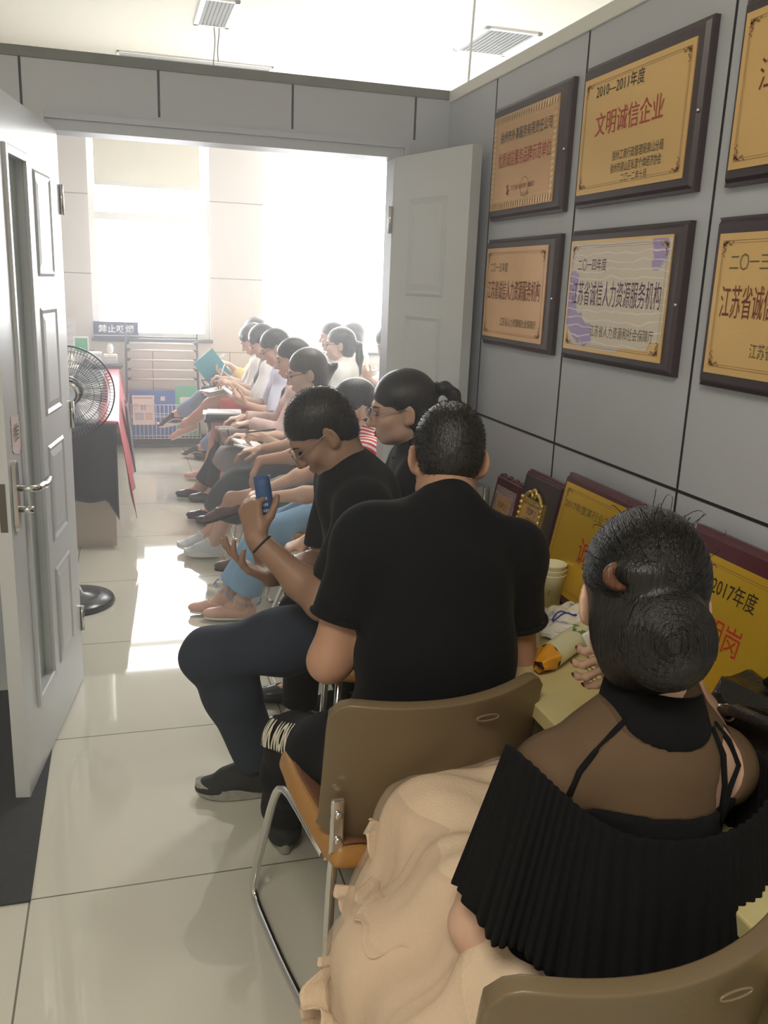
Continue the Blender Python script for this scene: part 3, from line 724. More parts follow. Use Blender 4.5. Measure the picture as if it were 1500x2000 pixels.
def place_chair(x, y, rz, label):
    o = CH if not _used[0] else copy_tree(CH)
    _used[0] = True
    o.location = (x, y, 0); o.rotation_euler = (0, 0, rz)
    tag(o, label, 'chair', 'brown shell chairs')
    return o
bpy.context.view_layer.update()
place_chair(.555, 1.655, R(6), 'brown shell chair with chrome frame under the man in the black polo shirt')
place_chair(.580, .950, R(5), 'brown shell chair cut by the bottom edge under the woman in the black dress')

# ---------------------------------------------------------------- far room
# registration table with dark cloth
t = thing('registration_table', 'long white topped table on the left of the far room', 'table', (-.60, 6.85, 0))
M_TWHITE = mat('glossy_white_top', srgb(232, 232, 236), .08)
m = MB(); m.b2((-.56, -1.72, .715), (.545, 1.62, .748)); m.build('tabletop', M_TWHITE, t, .003)
m = MB(); m.b2((-.54, -1.60, 0), (.535, -1.56, .714)); m.b2((-.54, 1.5, 0), (.52, 1.54, .714)); m.b2((-.02, -1.56, .2), (0, 1.5, .714)); m.build('pedestal', mat('pale_wood_panel', srgb(196, 180, 164), .45, var=.04), t)
M_CLOTH = mat('dark_plum_cloth', srgb(44, 40, 50), .9, bump=.15, bscale=300, sheen=.3)
M_REDC = mat('red_satin', srgb(196, 40, 66), .35, sheen=.2, bump=.03)
cl = thing('table_skirt', 'dark plum cloth hanging down the near end of the registration table', 'tablecloth', (-.60, 5.11, .752))
m = MB()
def sk(a, b):
    x = -.57+1.125*a; drop = .435+.12*max(0, a-.94)/.06+ .006*math.sin(a*31)
    return (x, -.012+.010*math.sin(a*34)*b-.012*b, -drop*b)
m.grid(sk, 60, 14); m.grid(lambda a, b: (-.57+1.125*a, -.012+.20*b, .0015+.0*b), 12, 3); m.build('cloth', M_CLOTH, cl, solid=.003)
rc = thing('red_cloth', 'crimson satin cloth draped over the aisle side of the registration table', 'tablecloth', (-.045, 6.85, .755))
m = MB()
def rs(a, b):
    y = -1.70+3.30*a; drop = .44+.035*math.sin(a*9)+.12*max(0, .05-a)/.05; q = b*b*.02
    return (.012+.070*b+.016*math.sin(a*46+b*2)*b, y, -drop*b)
m.grid(rs, 130, 10); m.grid(lambda a, b: (-.10+.112*b, -1.70+3.3*a, .0), 40, 2); m.build('cloth', M_REDC, rc, solid=.003)
m = MB(); m.grid(lambda a, b: (.060+.040*b+.01*math.sin(a*12), -.75+.55*a-.10*b*a, -.06-.46*b*(.55+.45*math.sin(math.pi*min(1, .25+a*.7)))), 20, 10); m.build('dark_lining', M_CLOTH, rc, solid=.003)
# things on the table
FT = .755
t = thing('box_file', 'pale grey cardboard box at the far end of the registration table', 'box', (-.235, 8.34, FT))
MB().b2((-.06, -.06, 0), (.06, .06, .115)).build('box_body', mat('grey_card', srgb(206, 204, 204), .7), t, .003); MB().b2((-.062, -.062, .115), (.062, .062, .135)).build('lid', mat('white_card', srgb(228, 224, 220), .7), t, .003)
def tissue(label, x, y, z):
    t = thing('tissue_box', label, 'tissue box', (x, y, z))
    MB().b2((-.058, -.045, 0), (.058, .045, .05)).build('box_body', MATS['grey_card'], t, .004)
    MB().b2((-.06, -.047, .05), (.06, .047, .085)).build('lid', mat('clear_lid', srgb(224, 220, 210), .2), t, .01)
    m = MB()
    m.grid(lambda a, b: ((.012+.026*b*(1-b)*2.2)*math.cos(2*math.pi*a)*(1+.35*math.sin(6*math.pi*a)*b), (.010+.02*b)*math.sin(2*math.pi*a), .084+.095*b-.02*b*abs(math.sin(3*math.pi*a))), 24, 8); m.build('tissue', M_WHITE, t, solid=.0012)
    return t
tr = thing('folder_tray', 'stack of dark blue folders under the tissue box on the registration table', 'folders', (-.11, 8.30, FT)); 
for k in range(2): MB().b2((-.14, -.10, .018*k), (.105+.01*k, .10, .018*k+.015)).build('folder', mat('navy_folder', srgb(58, 58, 82), .4), tr, .002)
tissue('tissue box with a white tissue pulled up, on the dark blue folders', -.10, 8.32, FT+.036)
tissue('tissue box near the left door, mostly hidden behind the fan', -.40, 7.6, FT)
t = thing('photo_card', 'standing white card with a green panel beside the far wall', 'card', (-.345, 8.44, FT))
MB().b2((-.07, -.004, 0), (.062, .004, .262)).build('card', mat('white_card2', srgb(226, 222, 222), .6), t)
m = MB(); m.add([(-.055, -.0046, .135), (.052, -.0046, .105), (.052, -.0046, .248), (-.055, -.0046, .248)], [(0, 1, 2, 3)]); m.build('green_panel', mat('green_print2', srgb(52, 150, 98), .6), t)
m = MB(); m.add([(-.05, .004, .1), (.05, .004, .1), (.05, .075, 0), (-.05, .075, 0)], [(0, 1, 2, 3)]); m.build('prop', MATS['white_card2'], t, solid=.002)
t = thing('document_stand', 'tall clear stand holding a printed white sheet at the far left of the table', 'stand', (-.50, 8.46, FT))
m = MB(); m.b2((-.10, -.003, .12), (.11, .003, .425)); m.build('sheet', mat('grey_sheet', srgb(206, 202, 204), .4), t); MB().b2((-.11, -.05, 0), (.12, .05, .01)).build('base', M_ALU, t); MB().b2((-.02, -.002, .01), (.02, .004, .125)).build('stem', M_ALU, t)
m = MB()
for k in range(15): m.b2((-.085, -.0042, .15+k*.017), (.09-.03*((k*7) % 4), -.0032, .153+k*.017))
m.build('print_lines', mat('grey_print', srgb(150, 148, 150), .7), t)
t = thing('paper_sheets', 'two white printed sheets lying on the registration table', 'paper', (-.20, 6.6, FT-.006)); 
MB().b2((-.12, -.16, 0), (.10, .14, .002)).build('sheet', M_WHITE, t); MB().box((-.04, .38, .0015), (.21, .30, .002), Matrix.Rotation(R(8), 3, 'Z')).build('sheet', M_WHITE, t)
# no smoking sign on the sill
t = thing('no_smoking_sign', 'dark blue sign reading 禁止吸烟 standing on the left window sill', 'sign', (-.045, 8.575, 1.003), R(0))
MB().b2((-.197, -.006, 0), (.197, .006, .145)).build('sign_board', mat('navy_sign', srgb(46, 52, 104), .4), t, .002)
MB().b2((-.197, -.0072, .018), (.197, -.006, .024)).build('white_line', M_WHITE, t)
text_part('lettering', '禁止吸烟', mat('white_lettering', srgb(238, 236, 240), .5), (-.155, -.0074, .045), (1, 0, 0), (0, 0, 1), (0, -1, 0), .31, .072, t, depth=0, bold=.02)
# newspaper rack
t = thing('newspaper_rack', 'dark metal newspaper rack with pale hanging rods below the left window', 'rack', (.355, 8.42, 0))
M_RACK = mat('dark_rack_metal', srgb(70, 72, 78), .4, .6); M_ROD = mat('pale_rod', srgb(222, 216, 208), .4)
for s in (-1, 1): MB().tube([(s*.315, .075, 1.06), (s*.325, .04, .55), (s*.335, -.02, .012)], .011, 10).build('side_post', M_RACK, t)
MB().tube([(-.315, .07, 1.02), (.315, .07, 1.02)], .007, 8).build('top_bar', M_RACK, t)
for z in (.966, .901, .813, .724, .639):
    q = .07-.04*(1-z); r = MB().tube([(-.29, q-.02, z), (.29, q-.02, z)], .009, 10).build('hanging_rod', M_ROD, t)
    for s in (-1, 1): c = MB(); c.box((s*.298, q-.012, z+.004), (.042, .03, .024)); c.build('clip', M_RACK, r, .005)
wm = MB()
for z in (.11, .135, .26, .34, .42): wm.tube([(-.33, -.10, z), (.33, -.10, z)], .0035, 6)
for k in range(19): x = -.33+.66*k/18; wm.tube([(x, -.02, .10), (x, -.10, .105), (x, -.10, .42)], .003, 6)
wm.build('wire_basket', M_ROD, t)
MB().tube([(-.335, -.02, .02), (.335, -.02, .02)], .009, 8).build('bottom_bar', M_RACK, t)
def sheet(name, label, cat, x0, x1, z0, z1, y, m, extra):
    o = thing(name, label, cat, ((x0+x1)/2, y, z0)); hw = (x1-x0)/2; h = z1-z0
    q = MB(); q.add([(-hw, 0, 0), (hw, 0, 0), (hw, .035, h), (-hw, .035, h), (-hw, .006, 0), (hw, .006, 0), (hw, .041, h), (-hw, .041, h)], [(0, 1, 2, 3), (7, 6, 5, 4), (0, 4, 5, 1), (1, 5, 6, 2), (2, 6, 7, 3), (3, 7, 4, 0)]); q.build('cover', m, o)
    def F(a, b): return (a*2*hw-hw, .035*b-.0012, h*b)
    for nm, mm, rects in extra:
        q = MB()
        for a0, a1, b0, b1 in rects: q.add([F(a0, b0), F(a1, b0), F(a1, b1), F(a0, b1)], [(0, 1, 2, 3)])
        q.build(nm, mm, o)
    return o
M_BLUEB = mat('blue_cover', srgb(66, 108, 190), .5, var=.1, vscale=3); M_LBLUE = mat('pale_blue_print', srgb(160, 184, 220), .5)
sheet('brochure', 'blue brochure with a white emblem standing in the newspaper rack', 'brochure', .24, .46, .115, .545, 8.36, M_BLUEB, [('emblem', M_WHITE, [(.40, .58, .78, .87)]), ('print_lines', M_LBLUE, [(.15, .85, .68, .70), (.0, 1.0, .42, .47)])])
sheet('brochure', 'blue brochure half hidden behind the white notice in the newspaper rack', 'brochure', .05, .25, .115, .545, 8.372, M_BLUEB, [('print_lines', M_LBLUE, [(.0, 1.0, .42, .47)])])
M_NOTE = mat('notice_paper', srgb(224, 216, 212), .6)
sheet('notice_sheet', 'white printed notice with coloured lines clipped to the newspaper rack', 'notice', .075, .270, .24, .505, 8.305, M_NOTE,
      [('heading', mat('grey_print2', srgb(170, 168, 170), .6), [(.06, .92, .89, .94), (.38, .60, .50, .66), (.08, .22, .70, .72), (.08, .22, .62, .64), (.08, .22, .54, .56)]),
       ('text_lines', mat('blue_print2', srgb(120, 130, 160), .6), [(.1, .5, .38-.05*k, .40-.05*k) for k in range(5)]), ('red_lines', mat('red_print2', srgb(206, 120, 120), .6), [(.58, .9, .38-.05*k, .40-.05*k) for k in range(5)])])
sheet('brochure', 'green brochure with a white cloud shape at the right of the newspaper rack', 'brochure', .463, .66, .13, .585, 8.365, mat('green_cover', srgb(96, 186, 150), .5), [('cloud_shape', M_WHITE, [(.2, .7, .66, .78), (.3, .85, .62, .72)])])
# pedestal fan
t = thing('pedestal_fan', 'black pedestal fan with a round wire guard standing behind the left door', 'fan', (-.27, 4.30, 0))
M_FAN = mat('fan_black', srgb(34, 36, 40), .25); M_WIRE = mat('fan_wire', srgb(70, 74, 80), .3, .5)
MB().lathe([(0, .0), (.19, 0), (.198, .012), (.19, .03), (.12, .045), (.05, .058), (.035, .09), (0, .09)], n=48).build('base', M_FAN, t)
MB().tube([(0, 0, .08), (0, 0, .82)], .014, 14).build('pole', M_CHROME, t)
MB().tube([(0, 0, .80), (0, 0, .93)], .024, 14).build('neck', M_FAN, t)
MB().b2((-.03, -.03, .70), (.03, .03, .76)).build('control_box', M_FAN, t, .01)
ry = Matrix.Rotation(R(90), 3, 'X'); hc = Vector((.02, -.02, 1.03)); yaw = Matrix.Rotation(R(4), 3, 'Z')
MB().lathe([(0, -.07), (.05, -.065), (.065, -.02), (.065, .06), (.04, .09), (0, .095)], c=hc+Vector((0, .10, 0)), M=yaw @ ry, n=26).build('motor_housing', M_FAN, t)
g = MB()
RG = .208
for k in range(84):
    a = 2*math.pi*k/84; pts = []
    for r, dz in ((.058, .062), (.12, .055), (.175, .038), (RG, .0), (.17, -.05), (.07, -.07)):
        v = yaw @ ry @ Vector((r*math.cos(a+(.12 if r < .1 else 0)), r*math.sin(a+(.12 if r < .1 else 0)), dz)); pts.append(hc+v)
    g.tube(pts, .0011, 4, cap=False)
for r, dz in ((RG+.003, 0), (.150, .049), (.118, .056), (.19, .025)):
    g.tube([hc+yaw @ ry @ Vector((r*math.cos(a), r*math.sin(a), dz)) for a in [2*math.pi*k/60 for k in range(60)]], .004 if r > .2 else .0014, 6, closed=True)
g.build('wire_guard', M_WIRE, t)
MB().lathe([(0, .066), (.030, .066), (.045, .072), (.05, .064), (.058, .060), (.0, .058)], c=hc, M=yaw @ ry, n=30).build('badge', M_CHROME, t)
for k in range(3):
    b = MB(); a0 = 2*math.pi*k/3+.4
    def blade(u, v, a0=a0):
        r = .03+.15*u; a = a0+(v-.5)*(1.5-.2*u); return hc+yaw @ ry @ Vector((r*math.cos(a), r*math.sin(a), .012-.03*(v-.5)))
    b.grid(blade, 8, 10); b.build('blade', mat('fan_blade', srgb(150, 162, 170), .2, alpha=.38), t, solid=.002)
MB().lathe([(0, .035), (.055, .033), (.064, .02), (.064, -.02), (0, -.02)], c=hc, M=yaw @ ry, n=24).build('hub', M_FAN, t)
# desk at the right side of the far room
t = thing('office_desk', 'white topped desk beside the girl at the right of the far room', 'desk', (2.62, 8.0, 0))
MB().b2((-.55, -.30, .72), (.60, .32, .75)).build('desktop', M_TWHITE, t, .003)
for x in (-.50, .25): MB().b2((x, -.27, 0), (x+.28, .28, .72)).build('drawer_unit', mat('grey_drawer', srgb(176, 170, 168), .5), t, .004)

# small plant on the right window sill
t = thing('potted_plant', 'small yellow green plant on the sill of the right window behind the row of heads', 'plant', (1.50, 8.60, .912))
MB().lathe([(0, 0), (.028, 0), (.036, .06), (.039, .062), (.034, .064), (.03, .055), (0, .055)], n=20).build('pot', M_WHITE, t)
rnd = random.Random(9); m = MB()
for k in range(46):
    a = rnd.uniform(0, 6.28); e = rnd.uniform(.2, 1.3); L = rnd.uniform(.07, .14); d = Vector((math.cos(a)*math.cos(e), math.sin(a)*math.cos(e)*.35, math.sin(e))); sd = d.cross(Vector((0, 1, .2))).normalized()*L*.16; b0 = Vector((0, 0, .055))+d*L*.35
    m.add([Vector((0, 0, .055)), b0+sd, b0+d*L*.65, b0-sd], [(0, 1, 2, 3)])
m.build('foliage', mat('yellow_green_leaf', srgb(186, 190, 70), .6), t)
# ================================================================== FIGURES: bodies as smooth implicit surfaces
DETAIL = 1.0     # voxel multiplier
A = lambda *v: np.array(v, float)
def nrm(v): v = np.asarray(v, float); return v/max(np.linalg.norm(v), 1e-9)
def cap(a, b, ra, rb=None, u=None, su=1.0, k=.03, clips=()):
    return ('c', np.asarray(a, float), np.asarray(b, float), ra, ra if rb is None else rb, None if u is None else nrm(u), su, k, clips)
def ell(c, axes, rad, k=.03, clips=()): return ('e', np.asarray(c, float), np.asarray(axes, float), np.asarray(rad, float), None, None, 1, k, clips)
def sph(c, r, k=.03, clips=()): return ell(c, np.eye(3), (r, r, r), k, clips)
def prim_box(p):
    if p[0] == 'c':
        r = max(p[3], p[4])*max(1, p[6]); return np.minimum(p[1], p[2])-r, np.maximum(p[1], p[2])+r
    e = np.sqrt(((p[2].T*p[3])**2).sum(1)); return p[1]-e, p[1]+e
def prim_d(p, x, y, z):
    if p[0] == 'c':
        _, a, b, ra, rb, u, su, k, cl = p; ab = b-a; L2 = max(float(ab@ab), 1e-12)
        dx, dy, dz = x-a[0], y-a[1], z-a[2]
        t = np.clip((dx*ab[0]+dy*ab[1]+dz*ab[2])/L2, 0, 1).astype(np.float32)
        dx = dx-t*ab[0]; dy = dy-t*ab[1]; dz = dz-t*ab[2]; q = dx*dx+dy*dy+dz*dz
        if u is not None and su != 1:
            du = dx*u[0]+dy*u[1]+dz*u[2]; q = q+du*du*(1/su**2-1)
        d = np.sqrt(np.maximum(q, 0))-(ra+t*(rb-ra))
    else:
        _, c, ax, rad, *_r = p; k, cl = p[7], p[8]
        dx, dy, dz = x-c[0], y-c[1], z-c[2]; s0 = 0; s1 = 0
        for i in range(3):
            q = dx*ax[i, 0]+dy*ax[i, 1]+dz*ax[i, 2]; s0 = s0+(q/rad[i])**2; s1 = s1+(q/rad[i]**2)**2
        k0 = np.sqrt(s0); k1 = np.sqrt(s1)+1e-9; d = k0*(k0-1)/k1
        d = np.where(k0 < 1e-4, -rad.min(), d)
    for (cp, cn) in p[8]:
        d = np.maximum(d, (x-cp[0])*cn[0]+(y-cp[1])*cn[1]+(z-cp[2])*cn[2])
    return d.astype(np.float32)
def field(prims, h, subs=(), clips=(), noise=None, inner=None, shell=.006):
    lo = np.min([prim_box(p)[0] for p in prims], 0)-.03; hi = np.max([prim_box(p)[1] for p in prims], 0)+.03
    n = np.ceil((hi-lo)/h).astype(int)+2
    ax = [(lo[i]+h*np.arange(n[i])).astype(np.float32) for i in range(3)]
    G = np.full(n, .25, np.float32)
    def sub(p, pad):
        a, b = prim_box(p); i0 = np.maximum(((a-pad-lo)/h).astype(int), 0); i1 = np.minimum(((b+pad-lo)/h).astype(int)+2, n)
        return tuple(slice(i0[i], i1[i]) for i in range(3))
    for p in prims:
        k = p[7]; s = sub(p, k+2*h)
        if any(q.stop <= q.start for q in s): continue
        x = ax[0][s[0]][:, None, None]; y = ax[1][s[1]][None, :, None]; z = ax[2][s[2]][None, None, :]
        d = prim_d(p, x, y, z); g = G[s]
        hh = np.maximum(k-np.abs(g-d), 0)/k; G[s] = np.minimum(g, d)-hh*hh*k*.25
    for p in subs:
        k = p[7]; s = sub(p, k+2*h)
        if any(q.stop <= q.start for q in s): continue
        x = ax[0][s[0]][:, None, None]; y = ax[1][s[1]][None, :, None]; z = ax[2][s[2]][None, None, :]
        d = -prim_d(p, x, y, z); g = G[s]
        hh = np.maximum(k-np.abs(g-d), 0)/k; G[s] = np.maximum(g, d)+hh*hh*k*.25
    x = ax[0][:, None, None]; y = ax[1][None, :, None]; z = ax[2][None, None, :]
    if noise: G += noise(x, y, z).astype(np.float32)
    for cp, cn in clips: G = np.maximum(G, ((x-cp[0])*cn[0]+(y-cp[1])*cn[1]+(z-cp[2])*cn[2]).astype(np.float32))
    G[0] = G[-1] = .1; G[:, 0] = G[:, -1] = .1; G[:, :, 0] = G[:, :, -1] = .1
    return G, lo, h
def surfnet(G, lo, h, smooth=1):
    S = G < 0
    c = np.zeros(tuple(d-1 for d in G.shape), np.int8)
    for i in (0, 1):
        for j in (0, 1):
            for k in (0, 1): c += S[i:G.shape[0]-1+i, j:G.shape[1]-1+j, k:G.shape[2]-1+k]
    mask = (c > 0) & (c < 8); I = np.argwhere(mask); n = len(I)
    if n == 0: return np.zeros((0, 3)), np.zeros((0, 4), int)
    cv = np.array([[i, j, k] for i in (0, 1) for j in (0, 1) for k in (0, 1)])
    val = np.stack([G[I[:, 0]+a, I[:, 1]+b, I[:, 2]+d] for a, b, d in cv], 1)
    P = np.zeros((n, 3)); cnt = np.zeros(n)
    for a in range(8):
        for b in range(a+1, 8):
            if np.abs(cv[a]-cv[b]).sum() != 1: continue
            va, vb = val[:, a], val[:, b]; m = (va < 0) != (vb < 0)
            t = np.where(m, va/np.where(m, va-vb, 1), 0)
            P += np.where(m[:, None], cv[a]+t[:, None]*(cv[b]-cv[a]), 0); cnt += m
    V = lo+h*(I+P/cnt[:, None])
    ids = np.full(mask.shape, -1, np.int64); ids[mask] = np.arange(n)
    Q = []
    for axis in range(3):
        o1, o2 = (axis+1) % 3, (axis+2) % 3
        sl = [slice(None)]*3
        a = [slice(1, -1)]*3; a[axis] = slice(0, -1); b = list(a); b[axis] = slice(1, None)
        Sa, Sb = S[tuple(a)], S[tuple(b)]
        for flag in (True, False):
            E = np.argwhere((Sa == flag) & (Sb != flag))
            if len(E) == 0: continue
            E = E.copy(); off = [1, 1, 1]; off[axis] = 0; E += off
            def cid(d1, d2):
                q = E.copy(); q[:, o1] -= d1; q[:, o2] -= d2; return ids[q[:, 0], q[:, 1], q[:, 2]]
            q = np.stack([cid(0, 0), cid(1, 0), cid(1, 1), cid(0, 1)], 1)
            Q.append(q if flag else q[:, ::-1])
    Q = np.concatenate(Q); Q = Q[(Q >= 0).all(1)]
    for _ in range(smooth):
        acc = np.zeros_like(V); cn = np.zeros(len(V))
        for i in range(4):
            a, b = Q[:, i], Q[:, (i+1) % 4]
            for d in range(3): acc[:, d] += np.bincount(a, V[b, d], len(V))+np.bincount(b, V[a, d], len(V))
            cn += np.bincount(a, minlength=len(V))+np.bincount(b, minlength=len(V))
        V = V*.5+.5*acc/np.maximum(cn, 1)[:, None]
    return V, Q
def np_mesh(name, V, Q, origin, m, parent, smooth=True):
    me = bpy.data.meshes.new(name); V = np.asarray(V)-np.asarray(origin); n = Q.shape[1]
    me.vertices.add(len(V)); me.vertices.foreach_set('co', V.astype(np.float32).ravel())
    me.loops.add(Q.size); me.loops.foreach_set('vertex_index', Q.astype(np.int32).ravel())
    me.polygons.add(len(Q)); me.polygons.foreach_set('loop_start', np.arange(0, Q.size, n, dtype=np.int32)); me.polygons.foreach_set('loop_total', np.full(len(Q), n, np.int32))
    me.polygons.foreach_set('use_smooth', np.full(len(Q), smooth)); me.update(calc_edges=True); me.validate()
    if m: me.materials.append(m)
    o = bpy.data.objects.new(name, me); COL.objects.link(o)
    if parent is not None: o.parent = parent
    return o
def soft(name, prims, h, m, T, subs=(), clips=(), noise=None, smooth=1):
    """implicit surface -> one mesh object under the thing T = (empty, origin)"""
    V, Q = surfnet(*field(prims, h*DETAIL, subs, clips, noise), smooth)
    return np_mesh(name, V, Q, T[1], m, T[0])
def wrinkle(amp=.003, f=38, seed=0, vert=0.35):
    r = np.random.RandomState(seed); D = r.randn(4, 3); D /= np.linalg.norm(D, axis=1)[:, None]; D[:, 2] *= (1-vert)+.4
    ph = r.rand(8)*6.28
    def fn(x, y, z):
        w = np.sin(11*(D[0, 0]*x+D[0, 1]*y+D[0, 2]*z)+ph[0])*1.6
        a = np.sin(f*(D[1, 0]*x+D[1, 1]*y+D[1, 2]*z)+ph[1]+w)
        b = np.sin(f*1.7*(D[2, 0]*x+D[2, 1]*y+D[2, 2]*z)+ph[2]+1.4*w)
        return amp*(a*.65+b*.45)
    return fn
def rotv(v, ax, deg):
    v = np.asarray(v, float); ax = nrm(ax); c, s = math.cos(R(deg)), math.sin(R(deg))
    return v*c+np.cross(ax, v)*s+ax*(ax@v)*(1-c)
def ik(a, t, l1, l2, pole):
    a, t = np.asarray(a, float), np.asarray(t, float); d = t-a; L = np.linalg.norm(d); mx = (l1+l2)*.995
    if L > mx: t = a+d/L*mx; d = t-a; L = mx
    dn = d/L; x = (l1*l1-l2*l2+L*L)/(2*L); hgt = math.sqrt(max(l1*l1-x*x, 0))
    p = np.asarray(pole, float); p = p-dn*(p@dn); p = nrm(p)
    return a+dn*x+p*hgt, t
def skel(x, y, yaw, hipz=.54, s=1.0, sex='m', lean=10, lean2=20, side=0, side2=None, twist=0, neck=20, head=(0, 20, 0), handR=None, handL=None, footR=None, footL=None,
         elbR=None, elbL=None, kneeR=None, kneeL=None, g=1.0, spread=.13, shrug=0.0, hs=1.0, stretch=1.0, swm=1.0, hoff=0.0):
    J = {}; a = R(yaw); f = A(-math.sin(a), math.cos(a), 0); r = A(math.cos(a), math.sin(a), 0); u = A(0, 0, 1.)
    side2 = side if side2 is None else side2
    def tilt(fw, sd): return nrm(u*math.cos(R(fw))*math.cos(R(sd))+f*math.sin(R(fw))+r*math.sin(R(sd)))
    J.update(f=f, r=r, u=u, s=s, sex=sex, g=g)
    hc = A(x, y, hipz); J['hip'] = hc; hw = .092*s
    J['hipR'], J['hipL'] = hc+r*hw, hc-r*hw
    d1, d2 = tilt(lean, side), tilt(lean2, side2); J['d1'], J['d2'] = d1, d2
    mid = hc+d1*.235*s*stretch; nb = mid+d2*.275*s*stretch; J['mid'], J['nb'] = mid, nb
    rT = rotv(r, u, twist); rT = nrm(rT-d2*(rT@d2)); fT = np.cross(d2, rT); J['rT'], J['fT'] = rT, fT
    sw = (.185 if sex == 'm' else .160)*s*swm
    sc = mid+d2*(.225+shrug)*s*stretch
    for S, q in (('R', 1), ('L', -1)): J['sh'+S] = sc+rT*sw*q+fT*.01
    dn = tilt(neck, side2*.5); hcn = nb+dn*.150*s*hs+fT*.018*s+r*hoff; J['head'] = hcn
    hy, hp, hr = head
    hf = rotv(f, u, hy); hrt = np.cross(hf, u); hu = u
    hf = rotv(hf, hrt, -hp); hu = rotv(u, hrt, -hp)
    hrt = rotv(hrt, hf, hr); hu = rotv(hu, hf, hr)
    J['hf'], J['hr'], J['hu'] = hf, hrt, hu; J['hs'] = hs*s**.5
    ua, fa, th, ca = .275*s, .245*s, .425*s, .405*s
    for S, q, hd, pole in (('R', 1, handR, elbR), ('L', -1, handL, elbL)):
        if hd is None: hd = dict(p=J['hip']+f*.28*s+r*.09*q+u*.13)
        pole = (-u*.8+r*q*.35-f*.35) if pole is None else np.asarray(pole, float)
        e, w = ik(J['sh'+S], hd['p'], ua, fa, pole); J['el'+S], J['wr'+S] = e, w
        d = nrm(hd['d']) if 'd' in hd else nrm(w-e)
        n = np.asarray(hd.get('n', -u), float); n = nrm(n-d*(n@d)); J['hd'+S] = dict(hd, d=d, n=n)
    for S, q, ft, pole in (('R', 1, footR, kneeR), ('L', -1, footL, kneeL)):
        if ft is None: ft = dict(p=hc+f*.42*s+r*q*spread+A(0, 0, .085-hipz))
        pole = (u+f*.5+r*q*.12) if pole is None else np.asarray(pole, float)
        k, an = ik(J['hip'+S], ft['p'], th, ca, pole); J['kn'+S], J['an'+S] = k, an
        J['toe'+S] = nrm(ft.get('d', f)); J['ft'+S] = ft
    return J
def torso_prims(J, o=0.0, hem=True):
    s, g, r, f, u = J['s'], J['g'], J['r'], J['f'], J['u']; rT, fT, d1, d2 = J['rT'], J['fT'], J['d1'], J['d2']; hc, mid, nb = J['hip'], J['mid'], J['nb']
    m = J['sex'] == 'm'; P = []
    P.append(ell(hc+u*.03-f*.01, np.array([r, f, u]), np.array([.168 if m else .172, .125, .115])*s*g+o, .06))
    for q in (-1, 1): P.append(sph(hc+r*q*.078*s-f*.05*s-u*.005, .094*s*g+o, .05))
    P.append(cap(hc+d1*.07*s, mid, .110*s*g+o, (.108 if m else .092)*s*g+o, r, 1.32, .06))
    P.append(cap(mid, mid+d2*.17*s, (.108 if m else .094)*s*g+o, (.108 if m else .094)*s*g+o, rT, 1.42 if m else 1.32, .05))
    P.append(cap(J['shR']-rT*.02, J['shL']+rT*.02, (.062 if m else .050)*s*g+o, None, fT, .95, .05))
    for S in 'RL': P.append(cap(nb+d2*.022*s, J['sh'+S]*.55+nb*.45-d2*.005, (.046 if m else .036)*s+o, (.044 if m else .036)*s+o, None, 1, .05))
    if not m:
        for q in (-1, 1): P.append(sph(mid+d2*.10*s+rT*q*.068*s+fT*.078*s, .056*s+o, .04))
    return P
def arm_prims(J, S, o=0.0, tmax=2.0, flare=0.0, clip=True):
    s, m = J['s'], J['sex'] == 'm'; k = 1.0 if m else .84; sh, el, wr = J['sh'+S], J['el'+S], J['wr'+S]
    P = []; ru, re, rw = .052*k*s, .042*k*s, .027*k*s
    t1 = min(tmax, 1); e = sh+(el-sh)*t1; ca = nrm(el-sh); cl = [(e, ca)] if tmax <= 1 and clip else []
    P.append(sph(sh+(el-sh)*.06, (.060 if m else .050)*s+o, .04, cl))
    P.append(cap(sh, el if tmax > 1 else sh+(el-sh)*min(1, t1+.15), ru+o+.0, ru+(re-ru)*t1+o+flare, None, 1, .03, cl))
    if tmax > 1:
        t2 = tmax-1; fw = nrm(wr-el); e2 = el+(wr-el)*t2; cl = [(e2, fw)] if tmax < 2 and clip else []
        b = el+(wr-el)*.32
        P.append(cap(el, b, re+o, (.043*k*s)+o, None, 1, .03, cl))
        if t2 > .3: P.append(cap(b, el+(wr-el)*min(1, t2+.1) if tmax < 2 else wr, .042*k*s+o, rw+o+flare, None, 1, .03, cl))
    return P
def leg_prims(J, S, o=0.0, tmax=2.0, flare=0.0, knee=0.0):
    s, m, g = J['s'], J['sex'] == 'm', J['g']; hp, kn, an = J['hip'+S], J['kn'+S], J['an'+S]; P = []
    rt, rk, ra = .086*s*g, .057*s*g, .036*s
    t1 = min(tmax, 1); cl = [(hp+(kn-hp)*t1, nrm(kn-hp))] if tmax < 1 else []
    P.append(cap(hp, hp+(kn-hp)*.5, rt+o, (rt*.56+rk*.44)+o, None, 1, .06, cl)); P.append(cap(hp+(kn-hp)*.5, kn, (rt*.56+rk*.44)+o, rk+o+knee, None, 1, .05, cl))
    if tmax > 1:
        t2 = tmax-1; d = nrm(an-kn); e2 = kn+(an-kn)*t2; cl = [(e2, d)] if tmax < 2 else []
        back = -nrm(J['toe'+S]-d*(J['toe'+S]@d)); b = kn+(an-kn)*.33+back*.012*s
        P.append(cap(kn, b, rk*.95+o, .056*s*g+o+flare*.3, None, 1, .04, cl)); P.append(cap(b, kn+(an-kn)*min(1, t2+.12), .055*s*g+o+flare*.3, ra+o+flare, None, 1, .04, cl))
    return P
